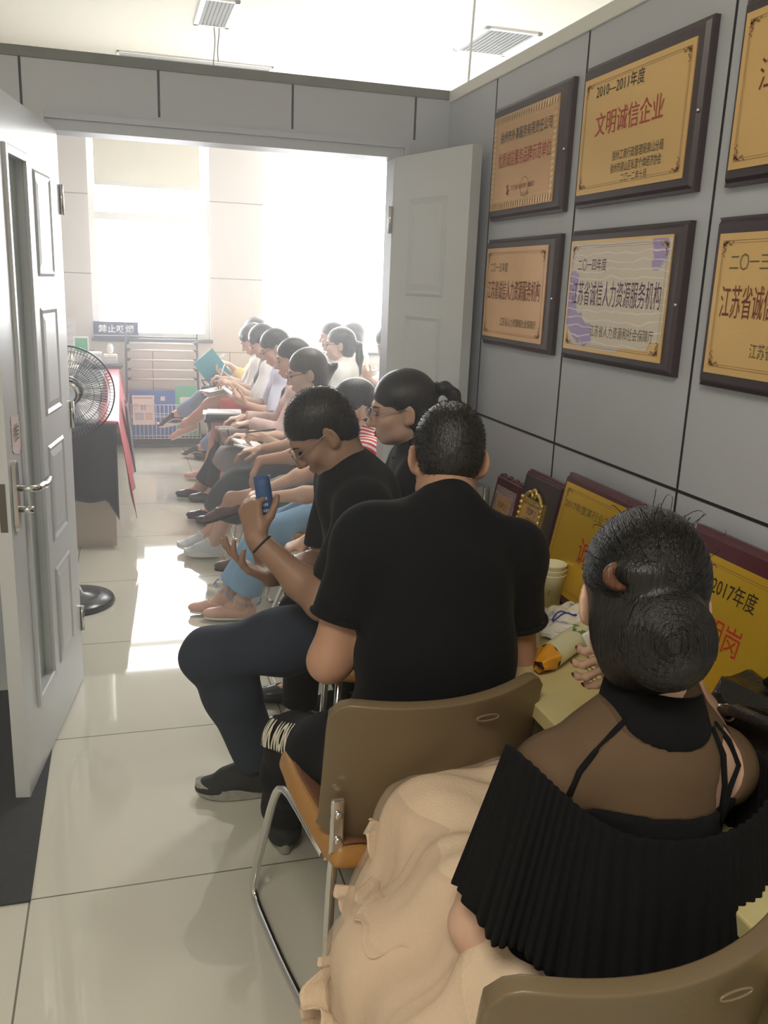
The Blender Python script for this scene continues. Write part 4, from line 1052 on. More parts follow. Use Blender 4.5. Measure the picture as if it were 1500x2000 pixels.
def foot_prims(J, S):
    s = J['s']*(1 if J['sex'] == 'm' else .93); an, t = J['an'+S], J['toe'+S]
    up = nrm(J['u']-t*(J['u']@t)) if abs(t[2]) < .95 else J['f']
    heel = an-up*.045*s-t*.035*s; ball = an-up*.052*s+t*.125*s; toe = ball+t*.05*s
    sd = np.cross(t, up)
    return [cap(an+up*.01, heel+up*.004, .034*s, .024*s, None, 1, .03), cap(an, ball-t*.02*s, .030*s, .020*s, sd, 1.15, .03), cap(heel+up*.004, ball, .022*s, .018*s, sd, 1.2, .03), cap(ball-up*.004, toe-t*.02*s-up*.004, .018*s, .012*s, sd, 1.5, .02)]
FINGERS = ((.030, .0, .043, .026, .021), (.0095, .004, .047, .029, .022), (-.011, .001, .043, .027, .021), (-.030, -.008, .034, .020, .018))
def hand_prims(J, S, tips=None):
    hd = J['hd'+S]; d, n, w0 = hd['d'], hd['n'], J['wr'+S]; m = J['sex'] == 'm'; s = J['s']*(1.0 if m else .92)*hd.get('size', 1.0)
    tside = np.cross(d, n)*(1 if S == 'R' else -1)
    P = []; rf = .0088 if m else .0078; c1, c2, c3 = hd.get('curl', (22, 28, 18)); sp = hd.get('spread', 5)
    cs = hd.get('curls', None)
    for i, (off, adv, l1, l2, l3) in enumerate(FINGERS):
        kn = w0+d*(.083+adv)*s+tside*off*s
        P.append(cap(w0+tside*off*.55*s+d*.012*s, kn, .0135*s, .0115*s, n, .9, .014))
        q1, q2, q3 = cs[i] if cs else (c1+i*3, c2+i*2, c3)
        fd = nrm(d+tside*math.tan(R(sp*(1.4-i)))); p = kn; tot = 0
        for L, q, ra, rb in ((l1, q1, 1.03, .98), (l2, q2, .98, .90), (l3, q3, .90, .74)):
            tot += q; dd = fd*math.cos(R(tot))+n*math.sin(R(tot)); p2 = p+dd*L*s
            P.append(cap(p, p2, rf*ra*s, rf*rb*s, None, 1, .005)); p = p2
        if tips is not None: tips.append((p, dd, n*math.cos(R(tot))-fd*math.sin(R(tot))))
    b = w0+d*.022*s+tside*.022*s+n*.006*s; tf = hd.get('thumb', (.75, .75, .35))
    t1 = nrm(tside*tf[0]+d*tf[1]+n*tf[2]); p1 = b+t1*.040*s; t2 = nrm(t1*.8+d*.5+n*(.15+hd.get('tbend', .0))); p2 = p1+t2*.032*s; t3 = nrm(t2*.8+d*.35-tside*hd.get('tin', .1)+n*.1); p3 = p2+t3*.024*s
    P += [cap(w0+d*.01*s, b, .015*s, .016*s, None, 1, .015), cap(b, p1, .0155*s, .0115*s, None, 1, .012), cap(p1, p2, .0110*s, .0098*s, None, 1, .006), cap(p2, p3, .0098*s, .0078*s, None, 1, .005)]
    if tips is not None: tips.append((p3, t3, -tside))
    return P
def HP(J):
    """head-local point -> world"""
    c, hr, hf, hu, k = J['head'], J['hr'], J['hf'], J['hu'], J['hs']
    return lambda x, y, z: c+hr*x*k+hf*y*k+hu*z*k
def head_prims(J):
    H = HP(J); k = J['hs']; ax = np.array([J['hr'], J['hf'], J['hu']]); m = J['sex'] == 'm'; fz = 1.0 if m else .95
    e = lambda x, y, z, a, b, c, kk=.02: ell(H(x, y, z), ax, np.array([a, b, c])*k, kk*k)
    P = [e(0, -.014, .038, .077, .097, .087, .03), e(0, .034, -.030, .062*fz, .060, .078, .035), e(0, .062, -.088*fz, .026, .022, .020, .025),
         e(0, .074, .024, .050, .022, .016, .02), e(.040, .056, -.026, .026, .026, .022, .025), e(-.040, .056, -.026, .026, .026, .022, .025),
         e(.052*fz, .02, -.068, .018, .032, .020, .03), e(-.052*fz, .02, -.068, .018, .032, .020, .03)]
    P.append(cap(H(0, .090, .010), H(0, .112, -.030), .0075*k, .0125*k, None, 1, .012*k)); P.append(e(.011, .100, -.035, .009, .010, .008, .008)); P.append(e(-.011, .100, -.035, .009, .010, .008, .008))
    P.append(e(0, .089, -.060, .023, .012, .0065, .008)); P.append(e(0, .087, -.071, .019, .012, .0065, .008))
    for q in (-1, 1):
        P.append(ell(H(q*.083, -.012, -.006), np.array([rotv(J['hr'], J['hu'], q*34), rotv(J['hf'], J['hu'], q*34), J['hu']]), np.array([.0075, .021, .034])*k, .008*k))
        P.append(e(q*.074, -.002, -.030, .010, .010, .012, .01))
    P.append(cap(J['nb']-J['d2']*.04, H(0, -.030, -.040), (.058 if m else .046)*J['s'], (.057 if m else .047)*k, None, 1, .03))
    return P
def head_subs(J):
    H = HP(J); k = J['hs']; out = []
    for q in (-1, 1):
        out.append(sph(H(q*.032, .104, .006), .0155*k, .016*k)); out.append(ell(H(q*.0915, -.008, .000), np.array([J['hr'], J['hf'], J['hu']]), np.array([.006, .010, .018])*k, .004*k))
    return out
def body_prims(J, tips=None):
    P = torso_prims(J)
    for S in 'RL': P += arm_prims(J, S)+hand_prims(J, S, tips if S == 'R' else None)+leg_prims(J, S)+foot_prims(J, S)
    return P+head_prims(J)
# --- skin, hair and clothing
M_SKIN = mat('skin', srgb(180, 138, 114), .5, sub=.15, var=.05, vscale=30)
M_SKIN2 = mat('fair_skin', srgb(204, 166, 144), .5, sub=.15, var=.04, vscale=30)
M_SKIN3 = mat('tan_skin', srgb(156, 122, 102), .5, sub=.15, var=.06, vscale=30)
M_LIP = mat('lips', srgb(170, 92, 84), .4); M_EYE = mat('eye_dark', srgb(30, 24, 22), .2); M_BROW = mat('brow_hair', srgb(40, 32, 28), .7)
def hair_mat(name, c, rough=.34):
    m = mat(name, c, rough, spec=.5); nt = m.node_tree; b = nt.nodes['Principled BSDF']; L = nt.links
    tc = nt.nodes['Texture Coordinate'] if 'Texture Coordinate' in nt.nodes else nt.nodes.new('ShaderNodeTexCoord')
    mp = nt.nodes.new('ShaderNodeMapping'); mp.inputs['Scale'].default_value = (150, 150, 22); n = nt.nodes.new('ShaderNodeTexNoise'); n.inputs['Scale'].default_value = 1.5; n.inputs['Detail'].default_value = 4
    L.new(tc.outputs['Object'], mp.inputs[0]); L.new(mp.outputs[0], n.inputs['Vector']); bp = nt.nodes.new('ShaderNodeBump'); bp.inputs['Strength'].default_value = .7; bp.inputs['Distance'].default_value = .004
    L.new(n.outputs['Fac'], bp.inputs['Height']); L.new(bp.outputs['Normal'], b.inputs['Normal']); return m
M_HAIR = hair_mat('black_hair', srgb(24, 22, 22)); M_HAIRB = hair_mat('brown_black_hair', srgb(48, 36, 30)); M_HAIRBR = hair_mat('chestnut_hair', srgb(92, 58, 38))
def hair_cap(J, back=-.085, puff=1.0, front=.078, fringe=0, ear=True):
    """prims, subs, clips of a head of hair lying on the skull"""
    H = HP(J); k = J['hs']; ax = np.array([J['hr'], J['hf'], J['hu']]); e = lambda x, y, z, a, b, c, kk=.02: ell(H(x, y, z), ax, np.array([a, b, c])*k, kk*k)
    t = .009*puff
    P = [e(0, -.016, .040, .077+t, .098+t, .088+t, .02), e(0, -.046 if puff < .7 else -.050, -.020, (.062 if puff < .7 else .066)+t*.7, (.054 if puff < .7 else .056)+t, .062+t*.5, .03)]
    if back < -.06 and puff > .7: P.append(cap(H(-.02, -.062, -.03), H(-.02, -.058, back+.02), .042*k, .036*k, J['hr'], 1.2, .03*k)); P.append(cap(H(.02, -.062, -.03), H(.02, -.058, back+.02), .042*k, .036*k, J['hr'], 1.2, .03*k))
    Fp, Np = H(0, front, .083), H(0, .012, -.07); d = nrm(Np-Fp); nn = np.cross(J['hr'], d); nn = nn if nn@J['hf'] > 0 else -nn
    subs = [e(0, .150, -.020, .085, .090, .085, .015)]
    if ear:
        for q in (-1, 1): subs.append(e(q*.092, .004, -.016, .030 if puff > .7 else .022, .026 if puff > .7 else .020, .034 if puff > .7 else .028, .01)); subs.append(e(q*.075, .06, -.03, .04, .045, .06, .012))
    clips = [(H(0, 0, back), -J['hu'])]
    return P, subs, clips
def short_hair(J, T, h, m, n=0, seed=0):
    P, S, Cl = hair_cap(J, -.084, .55, .080)
    o = soft('hair', P, h, m, T, S, Cl, lambda x, y, z: .0012*np.sin(x*420+np.sin(z*300))*np.sin(y*390)*np.sin(z*410))
    if n:
        me = o.data; rnd = np.random.RandomState(seed); nv = len(me.vertices); co = np.empty(nv*3); me.vertices.foreach_get('co', co); co = co.reshape(-1, 3)
        no = np.empty(nv*3); me.vertices.foreach_get('normal', no); no = no.reshape(-1, 3); pick = rnd.randint(0, nv, n); V = []; 
        up = J['hu']
        for i, p in enumerate(pick):
            N = no[p]; d = nrm(N*.8+rnd.randn(3)*.3-up*.35-J['hf']*.15); L = .003+.005*rnd.rand(); s = nrm(np.cross(d, rnd.randn(3)))*.0006; c = co[p]
            V += [c-s, c+s, c+d*L]
        V = np.array(V); F = np.arange(len(V)).reshape(-1, 3); f = np_mesh('hair_tips', V, F, (0, 0, 0), m, o, False)
    return o
def face_parts(J, T, brows=True, glasses=None, lips=M_LIP):
    H = HP(J); k = J['hs']; Mx = Matrix((tuple(J['hr']), tuple(J['hf']), tuple(J['hu']))).transposed(); O = T[1]
    V = lambda *a: Vector(H(*a)-O)
    for q in (-1, 1):
        MB().sphere(V(q*.032, .0895, .004), (.0135*k, .006*k, .0058*k), 12, 8, Mx).build('eye', M_EYE, T[0])
        if brows: MB().tube([V(q*.014, .0955, .024), V(q*.032, .0945, .029), V(q*.050, .080, .025)], [.0022*k, .0028*k, .0016*k], 6).build('eyebrow', M_BROW, T[0])
    MB().sphere(V(0, .0975, -.0605), (.020*k, .005*k, .0050*k), 12, 6, Mx).sphere(V(0, .096, -.070), (.017*k, .005*k, .0052*k), 12, 6, Mx).build('lips', lips, T[0])
    if glasses:
        g = MB()
        for q in (-1, 1):
            g.tube([V(q*.034+.024*math.cos(a), .112, .002+.019*math.sin(a)) for a in [2*math.pi*i/22 for i in range(22)]], .0013*k, 6, closed=True)
            g.tube([V(q*.058, .111, .008), V(q*.075, .09, .010), V(q*.083, .0, .012), V(q*.082, -.022, -.004)], .0016*k, 6)
        g.tube([V(-.010, .112, .004), V(0, .115, .007), V(.010, .112, .004)], .0013*k, 6)
        o = g.build('glasses', glasses, T[0])
        lens = MB()
        for q in (-1, 1): lens.add([V(q*.034+.023*math.cos(a), .112, .002+.018*math.sin(a)) for a in [2*math.pi*i/20 for i in range(20)]], [tuple(range(20))])
        lens.build('lens', mat('lens_glass', (.95, .95, .97), .05, trans=.9, alpha=.25), o)
def shoe(J, S, T, kind, m, msole, pitch=0, lace=None):
    """shoe built in its own frame, heel to toe along +Y, then set on the foot"""
    s = J['s']*(1 if J['sex'] == 'm' else .92); an, t = J['an'+S], J['toe'+S]; up = nrm(J['u']-t*(J['u']@t)) if abs(t[2]) < .95 else J['f']; sd = np.cross(t, up)
    tr = lambda x, y, z: an+(sd*x+t*y+up*(z-.082))*s
    ax = np.array([sd, t, up]); E = lambda x, y, z, a, b, c, kk=.015: ell(tr(x, y, z), ax, np.array([a, b, c])*s, kk*s)
    low = kind in ('flat', 'loafer', 'heel')
    P = [E(0, -.030, .040, .041, .044, .046), E(0, .05, .038, .043, .085, .040), E(0, .128, .028, .043 if not low else .040, .066 if kind != 'flat' else .074, .030)]
    if low: P.append(cap(tr(0, -.035, .05), tr(0, .02, .03), .040*s, .041*s, None, 1, .02*s))
    if not low: P += [cap(tr(0, -.014, .05), tr(0, .004, .096), .049*s, .046*s, t, 1.14, .02*s), cap(tr(0, .02, .075), tr(0, .10, .048), .038*s, .036*s, sd, 1.1, .02*s)]
    subs = [cap(tr(0, -.006, .105 if not low else .075), tr(0, -.001, .16), .038*s, .042*s, t, 1.15, .006)]
    if low: subs.append(E(0, .035, .085, .032, .062, .046, .008))
    zb = .020 if not low else .012
    o = soft('shoe', P, .0042 if DETAIL < 1.3 else .005, m, T, subs, [(tr(0, 0, zb), -up)])
    base = MB(); n = 30; prof = []
    for i in range(n):
        a = 2*math.pi*i/n; y = .058+.134*math.sin(a); w = .033+.009*math.sin(max(-1, min(1, (y-.0)/.2))*2.2); w = w*(1.14 if not low else .98)
        prof.append((w*math.copysign(abs(math.cos(a))**.75, math.cos(a)), y))
    hz = .036 if not low else .013; lift = lambda y: (.016*max(0, (y-.11)/.08)**2 if not low else 0)
    vs = [Vector(tr(x*.97, y, lift(y))-T[1]) for x, y in prof]+[Vector(tr(x, y, hz+lift(y))-T[1]) for x, y in prof]
    base.add(vs, [tuple(reversed(range(n))), tuple(range(n, 2*n))]+[(i, (i+1) % n, n+(i+1) % n, n+i) for i in range(n)])
    so = base.build('sole', msole, o, .003)
    if lace:
        l = MB()
        for i in range(5):
            y = .035+.017*i; z = .098-.0115*i; l.tube([Vector(tr(q*.026, y, z-.012+(.012*(1-abs(q)**2)))-T[1]) for q in (-1, -.5, 0, .5, 1)], .003*s, 6)
        for q in (-1, 1): l.tube([Vector(tr(q*.006, .035, .112)-T[1]), Vector(tr(q*.026, .03, .122)-T[1]), Vector(tr(q*.034, .045, .104)-T[1])], .0025*s, 6)
        l.build('laces', lace, o)
    return o
def person(label, J, h, skin, group=None, subs=(), tips=None):
    """Empty on the floor below the hips + one continuous body mesh"""
    org = A(J['hip'][0], J['hip'][1], 0.0)
    t = thing('person', label, 'person', tuple(org), 0, group); T = (t, org)
    soft('body', body_prims(J, tips), h, skin, T, list(subs)+head_subs(J))
    return T
def top_prims(J, o=.012, sl=.6, sr=None, flare=.012, hipdrop=.06):
    P = torso_prims(J, o); P[0] = ell(J['hip']+J['u']*.05, np.array([J['r'], J['f'], J['u']]), np.array([.165, .128, .12])*J['s']*J['g']+o*1.3, .06)
    for S, t in (('L', sl), ('R', sl if sr is None else sr)): P += arm_prims(J, S, o, t, flare)
    return P
def top(J, T, h, m, name='shirt', o=.012, sl=.6, sr=None, flare=.012, hem=-.04, amp=.003, seed=1, extra=(), subs=(), clips=(), f=38):
    return soft(name, top_prims(J, o, sl, sr, flare)+list(extra), h, m, T, subs, [(J['hip']+J['u']*hem, -J['u'])]+list(clips), wrinkle(amp, f, seed))
def trousers(J, T, h, m, name='trousers', o=.012, t=1.94, tR=None, flare=.012, amp=.003, seed=2, waist=.12, extra=(), f=34):
    P = torso_prims(J, o)[:3]
    for S, tt in (('L', t), ('R', t if tR is None else tR)): P += leg_prims(J, S, o, tt, flare)
    return soft(name, P+list(extra), h, m, T, (), [(J['hip']+J['u']*waist, J['u'])], wrinkle(amp, f, seed))
def skirt(J, T, h, m, name='skirt', o=.018, t=1.0, flare=.02, amp=.004, seed=3, drop=0.0, waist=.14, clips=()):
    P = torso_prims(J, o)[:3]; kR, kL = J['knR'], J['knL']; hR, hL = J['hipR'], J['hipL']
    for a in (.25, .5, .75, 1.0):
        if a > t: break
        P.append(cap(hR+(kR-hR)*a, hL+(kL-hL)*a, .075*J['s']+o-.012*a, None, J['u'], .95, .06))
    for S in 'RL': P += leg_prims(J, S, o, t, flare)
    if drop:
        for S in 'RL':
            k = J['kn'+S]; d = nrm(J['an'+S]-k); e = k+d*drop; P.append(cap(k, e, .058*J['s']+o, .075*J['s']+o+flare, None, 1, .06))
        d = (nrm(J['anR']-kR)+nrm(J['anL']-kL))/2
        for a in (.33, .66, 1.0): P.append(cap(kR+d*drop*a, kL+d*drop*a, .065*J['s']+o+flare*a, None, None, 1, .06))
        e = (kR+kL)/2+d*drop; clips = list(clips)+[(e, nrm(d))]
    return soft(name, P, h, m, T, (), [(J['hip']+J['u']*waist, J['u'])]+list(clips), wrinkle(amp, 30, seed))
def strands(name, paths, r, m, parent, org, n=5):
    """many thin tubes in one mesh (numpy)"""
    Vs = []; Qs = []; off = 0
    for pts in paths:
        p = np.asarray(pts)-org; N = len(p); t = np.gradient(p, axis=0); t /= np.linalg.norm(t, axis=1)[:, None]+1e-9
        u = np.cross(t, np.array([.3, .2, .93])); u /= np.linalg.norm(u, axis=1)[:, None]+1e-9; w = np.cross(t, u)
        rr = r*(1-.85*np.abs(np.linspace(-.6, 1, N))**3)
        ang = 2*math.pi*np.arange(n)/n
        ring = p[:, None, :]+rr[:, None, None]*(u[:, None, :]*np.cos(ang)[None, :, None]+w[:, None, :]*np.sin(ang)[None, :, None])
        Vs.append(ring.reshape(-1, 3)); i = np.arange(N-1)[:, None]*n; k = np.arange(n)[None, :]; k2 = (k+1) % n
        Qs.append(np.stack([i+k, i+k2, i+n+k2, i+n+k], -1).reshape(-1, 4)+off); off += N*n
    return np_mesh(name, np.concatenate(Vs), np.concatenate(Qs), (0, 0, 0), m, parent)
# ================================================================== THE PEOPLE
HN, HM, HF_ = .0048, .0065, .0075      # voxel sizes: near, middle, far
M_BLKTEE = mat('black_jersey', srgb(20, 22, 25), .92, bump=.12, bscale=420, sheen=.03, spec=.2)
M_BLKDRESS = mat('black_crepe', srgb(15, 15, 17), .95, bump=.15, bscale=380, spec=.25)
M_DENIMD = mat('dark_denim', srgb(36, 44, 60), .85, bump=.15, bscale=500, var=.08)
M_DENIML = mat('light_denim', srgb(128, 164, 196), .85, bump=.12, bscale=500, var=.12, vscale=14)
M_DENIMM = mat('washed_denim', srgb(112, 138, 172), .85, bump=.12, bscale=500, var=.15, vscale=14)
M_BLKPANT = mat('black_cotton', srgb(20, 21, 25), .85, bump=.1, bscale=400, spec=.25)
M_NAVY = mat('navy_jersey', srgb(40, 44, 62), .85, bump=.1, bscale=300)
M_GREYGR = mat('grey_green_cotton', srgb(122, 132, 128), .85, var=.12, vscale=26)
M_SLATE = mat('slate_skirt', srgb(66, 72, 80), .8, var=.06)
M_PINKK = mat('pink_rib_knit', srgb(214, 186, 180), .85, bump=.2, bscale=120)
M_PALEBL = mat('pale_lilac_shirt', srgb(206, 210, 232), .8, bump=.03)
M_WHT = mat('white_shirt', srgb(232, 230, 230), .8, bump=.03)
M_VEST = mat('charcoal_vest', srgb(72, 78, 88), .7)
M_REDSK = mat('red_skirt_cloth', srgb(202, 84, 72), .75)
M_YEL = mat('yellow_blouse', srgb(240, 214, 140), .8)
M_KHAKI = mat('khaki_shirt', srgb(202, 196, 172), .8)
M_BEIGEC = mat('beige_cardigan', srgb(214, 204, 184), .85)
M_SOLEW = mat('white_sole', srgb(226, 224, 220), .6); M_SOLEG = mat('grey_speckled_sole', srgb(150, 148, 140), .7, var=.35, vscale=60)
M_SHOEB = mat('black_canvas', srgb(34, 36, 38), .8); M_SHOEW = mat('pale_grey_leather', srgb(206, 210, 216), .5); M_FLATB = mat('black_patent', srgb(46, 46, 54), .2)
M_LOAF = mat('brown_leather', srgb(84, 62, 56), .4); M_TANFL = mat('nude_leather', srgb(206, 164, 148), .4); M_LACE = mat('white_lace', srgb(232, 230, 226), .8)
M_FRAME = mat('glasses_frame', srgb(60, 54, 58), .3, .5)
def snap(prims, p, o=.003, it=14):
    """move a point on to the surface of a set of prims"""
    p = A(*p)
    def D(q):
        d = 9.0
        for pr in prims:
            e = float(prim_d(pr, np.float64(q[0]), np.float64(q[1]), np.float64(q[2]))); k = .03; h = max(k-abs(d-e), 0)/k; d = min(d, e)-h*h*k*.25
        return d
    for _ in range(it):
        d = D(p)-o; e = .002; g = nrm([D(p+A(e, 0, 0))-D(p-A(e, 0, 0)), D(p+A(0, e, 0))-D(p-A(0, e, 0)), D(p+A(0, 0, e))-D(p-A(0, 0, e))]); p = p-g*d*.8
    return p
def sit(J, label, back=.055):
    f = J['f']; x, y = J['hip'][:2]+f[:2]*back
    return place_chair(float(x), float(y), math.atan2(-f[0], f[1]), label)
def collar_ring(J, T, m, name='collar', r=.066, w=.010, hgt=.012, n=26, k=.018, squash=1.0):
    P = []; c = J['nb']+J['d2']*k+J['fT']*.012
    for i in range(n):
        a = 2*math.pi*i/n; P.append(Vector(c+J['rT']*r*1.08*math.cos(a)+J['fT']*r*math.sin(a)*squash-J['d2']*(.022*math.sin(a)) - T[1]))
    return MB().tube(P, hgt, 8, closed=True).build(name, m, T[0])
def band(J, T, m, name, S, t, r, w=.006):
    a, b = J['el'+S], J['wr'+S]; c = a+(b-a)*t; d = nrm(b-a); u = nrm(np.cross(d, [0, .3, 1])); v = np.cross(d, u)
    return MB().tube([Vector(c+u*r*math.cos(q)+v*r*math.sin(q)-T[1]) for q in [2*math.pi*i/20 for i in range(20)]], w, 8, closed=True).build(name, m, T[0])

# ---------------------------------------------------------------- woman in the black dress (foreground, right)
J = skel(.620, .965, 5, .55, .97, 'f', lean=1, lean2=4, side=19, side2=8, neck=12, head=(-27, 14, 0), hoff=-.020, swm=.97, hs=.98, shrug=-.07, stretch=.93,
         handR=dict(p=A(.828, 1.205, 1.005), d=A(-.72, .08, -.55), n=A(.10, .92, -.25), curl=(26, 38, 24), spread=3.5, thumb=(-.2, .7, .7), size=1.02), elbR=A(.6, -.1, -.8),
         handL=dict(p=A(.60, 1.20, .60), d=A(.4, .8, -.25), n=A(.2, 0, -1)), elbL=A(-.55, -.25, -.8),
         footR=dict(p=A(.68, 1.40, .17)), footL=dict(p=A(.57, 1.36, .17)), kneeR=A(.05, .6, 1), kneeL=A(-.05, .6, 1))
FG = J; tips = []
T = person('woman with a large hair bun in a black off-shoulder dress and cream tulle skirt', J, .0045, M_SKIN2, tips=tips)
H = HP(J); k = J['hs']; ax = np.array([J['hr'], J['hf'], J['hu']])
# hair: combed back over the skull into a big twisted bun on the nape
P_, S_, C_ = hair_cap(J, -.105, 1.25, .082); P_.append(ell(H(0, -.060, -.045), ax, np.array([.070, .062, .058])*k, .03))
bunc = H(.012, -.112, -.040); P_.append(ell(bunc, ax, np.array([.069, .052, .072])*k, .018*k)); P_.append(ell(H(-.02, -.100, .048), ax, np.array([.040, .034, .026])*k, .016*k))
hair = soft('hair', P_, .0045, M_HAIR, T, S_, [])
rnd = np.random.RandomState(4); paths = []
rad = np.array([.0885, .1125, .1015])*k; cen = H(0, -.016, .039)
def el_pt(v, s=1.0): v = nrm(v); return cen+(J['hr']*v[0]*rad[0]+J['hf']*v[1]*rad[1]+J['hu']*v[2]*rad[2])*s
for i in range(1150):
    a = rnd.uniform(-1.55, 1.55); st = A(math.sin(a)*.93, .62-.50*abs(a)/1.55+rnd.uniform(-.9, .05)*(1 if i % 2 else .2), .78*math.cos(a)+rnd.uniform(-.15, .1)); st = nrm(st)
    en = nrm(A(.10*math.sin(a)+rnd.uniform(-.20, .20), -.92, -.34+.22*math.cos(a)+rnd.uniform(-.08, .08)))
    om = math.acos(np.clip(st@en, -1, 1))
    if om < .25: continue
    tt = np.linspace(0, 1, 13); w = rnd.uniform(.992, 1.022); sw = rnd.uniform(-.03, .03)
    pts = [el_pt(st*math.sin((1-t)*om)/math.sin(om)+en*math.sin(t*om)/math.sin(om)+A(sw*math.sin(t*3.1), 0, 0), w+.012*math.sin(t*math.pi)) for t in tt]; paths.append(pts)
ctr = [bunc+J['hf']*.004, J['hr'], J['hu'], -J['hf']]
for i in range(620):
    rho = .066*math.sqrt(rnd.uniform(.03, 1)); a0 = rnd.uniform(0, 6.28); ln = rnd.uniform(1.2, 3.0); pts = []
    for t in np.linspace(0, 1, 14):
        a = a0+ln*t; rr = rho*(1-.18*t)+.002*math.sin(a*3+i); dep = .056*math.sqrt(max(0, 1-(rr/.071)**2))*1.03
        pts.append(ctr[0]+(ctr[1]*rr*math.cos(a)+ctr[2]*rr*1.06*math.sin(a)+ctr[3]*dep)*k)
    paths.append(pts)
for i in range(34):        # fly-away hairs
    v = nrm(rnd.randn(3)+A(0, -.2, .8)); v[2] = abs(v[2]); p = el_pt(v, 1.0); d = nrm(rnd.randn(3)+A(0, -.8, .2)); L = rnd.uniform(.012, .035)
    paths.append([p+d*L*t+v*.018*math.sin(t*2.4) for t in np.linspace(0, 1, 6)])
strands('hair_strands', paths, .0006, M_HAIR, hair, T[1], 4)
loop = [H(-.045+.026*math.cos(a), -.118, .045+.018*math.sin(a)) for a in np.linspace(2.2, 4.6, 10)]
MB().tube([Vector(p-T[1]) for p in loop], [.004+.005*math.sin(math.pi*i/9) for i in range(10)], 8).build('hair_tip', M_HAIRBR, hair)
face_parts(J, T)
# sheer yoke, collar band, straps
tp = torso_prims(J, .0)
M_SHEER = mat('sheer_brown_mesh', srgb(92, 74, 54), .8, bump=.1, bscale=600, alpha=.78, spec=.2)
edge = J['mid']+J['d2']*.165
cut = J['nb']+J['rT']*.100-J['fT']*.05-J['d2']*.085
soft('sheer_yoke', torso_prims(J, .0035)[3:]+arm_prims(J, 'L', .0035, .35)+arm_prims(J, 'R', .0035, .35), .0045, M_SHEER, T, [ell(cut, np.array([J['rT'], J['fT'], J['d2']]), (.042, .10, .062), .004)], [(J['mid']+J['d2']*.10, -J['d2'])])
nk = [cap(J['nb']-J['d2']*.030-J['fT']*.006-J['rT']*.010, J['nb']+J['d2']*.040+J['fT']*.012-J['rT']*.010, .078, .0595, J['rT'], 1.12, .01)]
soft('collar_band', nk, .0042, M_BLKDRESS, T, [], [(J['nb']+J['d2']*.036+J['fT']*.0, nrm(J['d2']-J['fT']*.15)), (J['nb']-J['d2']*.016, -nrm(J['d2']-J['fT']*.30))])
def strap(pts, r=.004, name='strap'):
    q = [snap(tp+arm_prims(J, 'L')+arm_prims(J, 'R'), p, .0075) for p in pts]
    return MB().tube([Vector(p-T[1]) for p in q], r, 8).build(name, M_BLKDRESS, T[0])
B = lambda a, b, c: J['nb']+J['rT']*a+J['d2']*b+J['fT']*c
strap([B(-.062, -.004, -.03), B(-.095, -.020, -.04), B(-.130, -.040, -.05), B(-.152, -.072, -.06), B(-.165, -.11, -.06)], .0044)
strap([B(.050, -.012, -.06), B(.062, -.045, -.08), B(.075, -.09, -.09), B(.098, -.150, -.10)], .0042)
strap([B(.098, -.150, -.10), B(.120, -.105, -.09), B(.140, -.065, -.08), B(.10, -.030, -.06), B(.060, -.012, -.05)], .0042)
# bodice and pleated flounce
soft('bodice', torso_prims(J, .009), .006, M_BLKDRESS, T, [], [(J['mid']+J['d2']*.12, J['d2']), (J['hip']-J['u']*.02, -J['u'])], wrinkle(.003, 30, 5))
def flo(a, b):
    th = 2*math.pi*a; c, s = math.cos(th), math.sin(th)
    hx = .208+.036*b; hy = .112+.040*b; sh = .030*abs(c)**1.5
    top_h = .106+.062*abs(c)**2-.014*(1-abs(c)); h = top_h*(1-b)+(-.100+(.042 if c < 0 else -.03)*abs(c)+.008*math.sin(th*9))*b
    pl = (.0014+.0016*b)*math.sin(th*64+2.6*math.sin(th*5+b))+.004*b*math.sin(th*17)
    ce = J['mid']+J['d2']*h+J['fT']*(.012-.010*b)+J['rT']*(.004-.006*b)
    e = .72
    x = hx*math.copysign(abs(c)**e, c); y = hy*math.copysign(abs(s)**e, s)
    return Vector(ce+J['rT']*x*(1+pl/hx)+J['fT']*(y+pl*math.copysign(1, s))-T[1])
m = MB(); m.grid(flo, 560, 22); m.build('pleated_flounce', M_BLKDRESS, T[0], solid=.003)
# nails
m = MB()
for p, d, nn in tips[:4]:
    q = p-d*.001-nn*.0050; Mx = Matrix((tuple(np.cross(d, nn)), tuple(d), tuple(nn))).transposed(); m.sphere(Vector(q-T[1]), (.0052, .0085, .0030), 10, 7, Mx)
m.build('painted_nails', mat('dark_red_polish', srgb(92, 24, 30), .15), T[0])
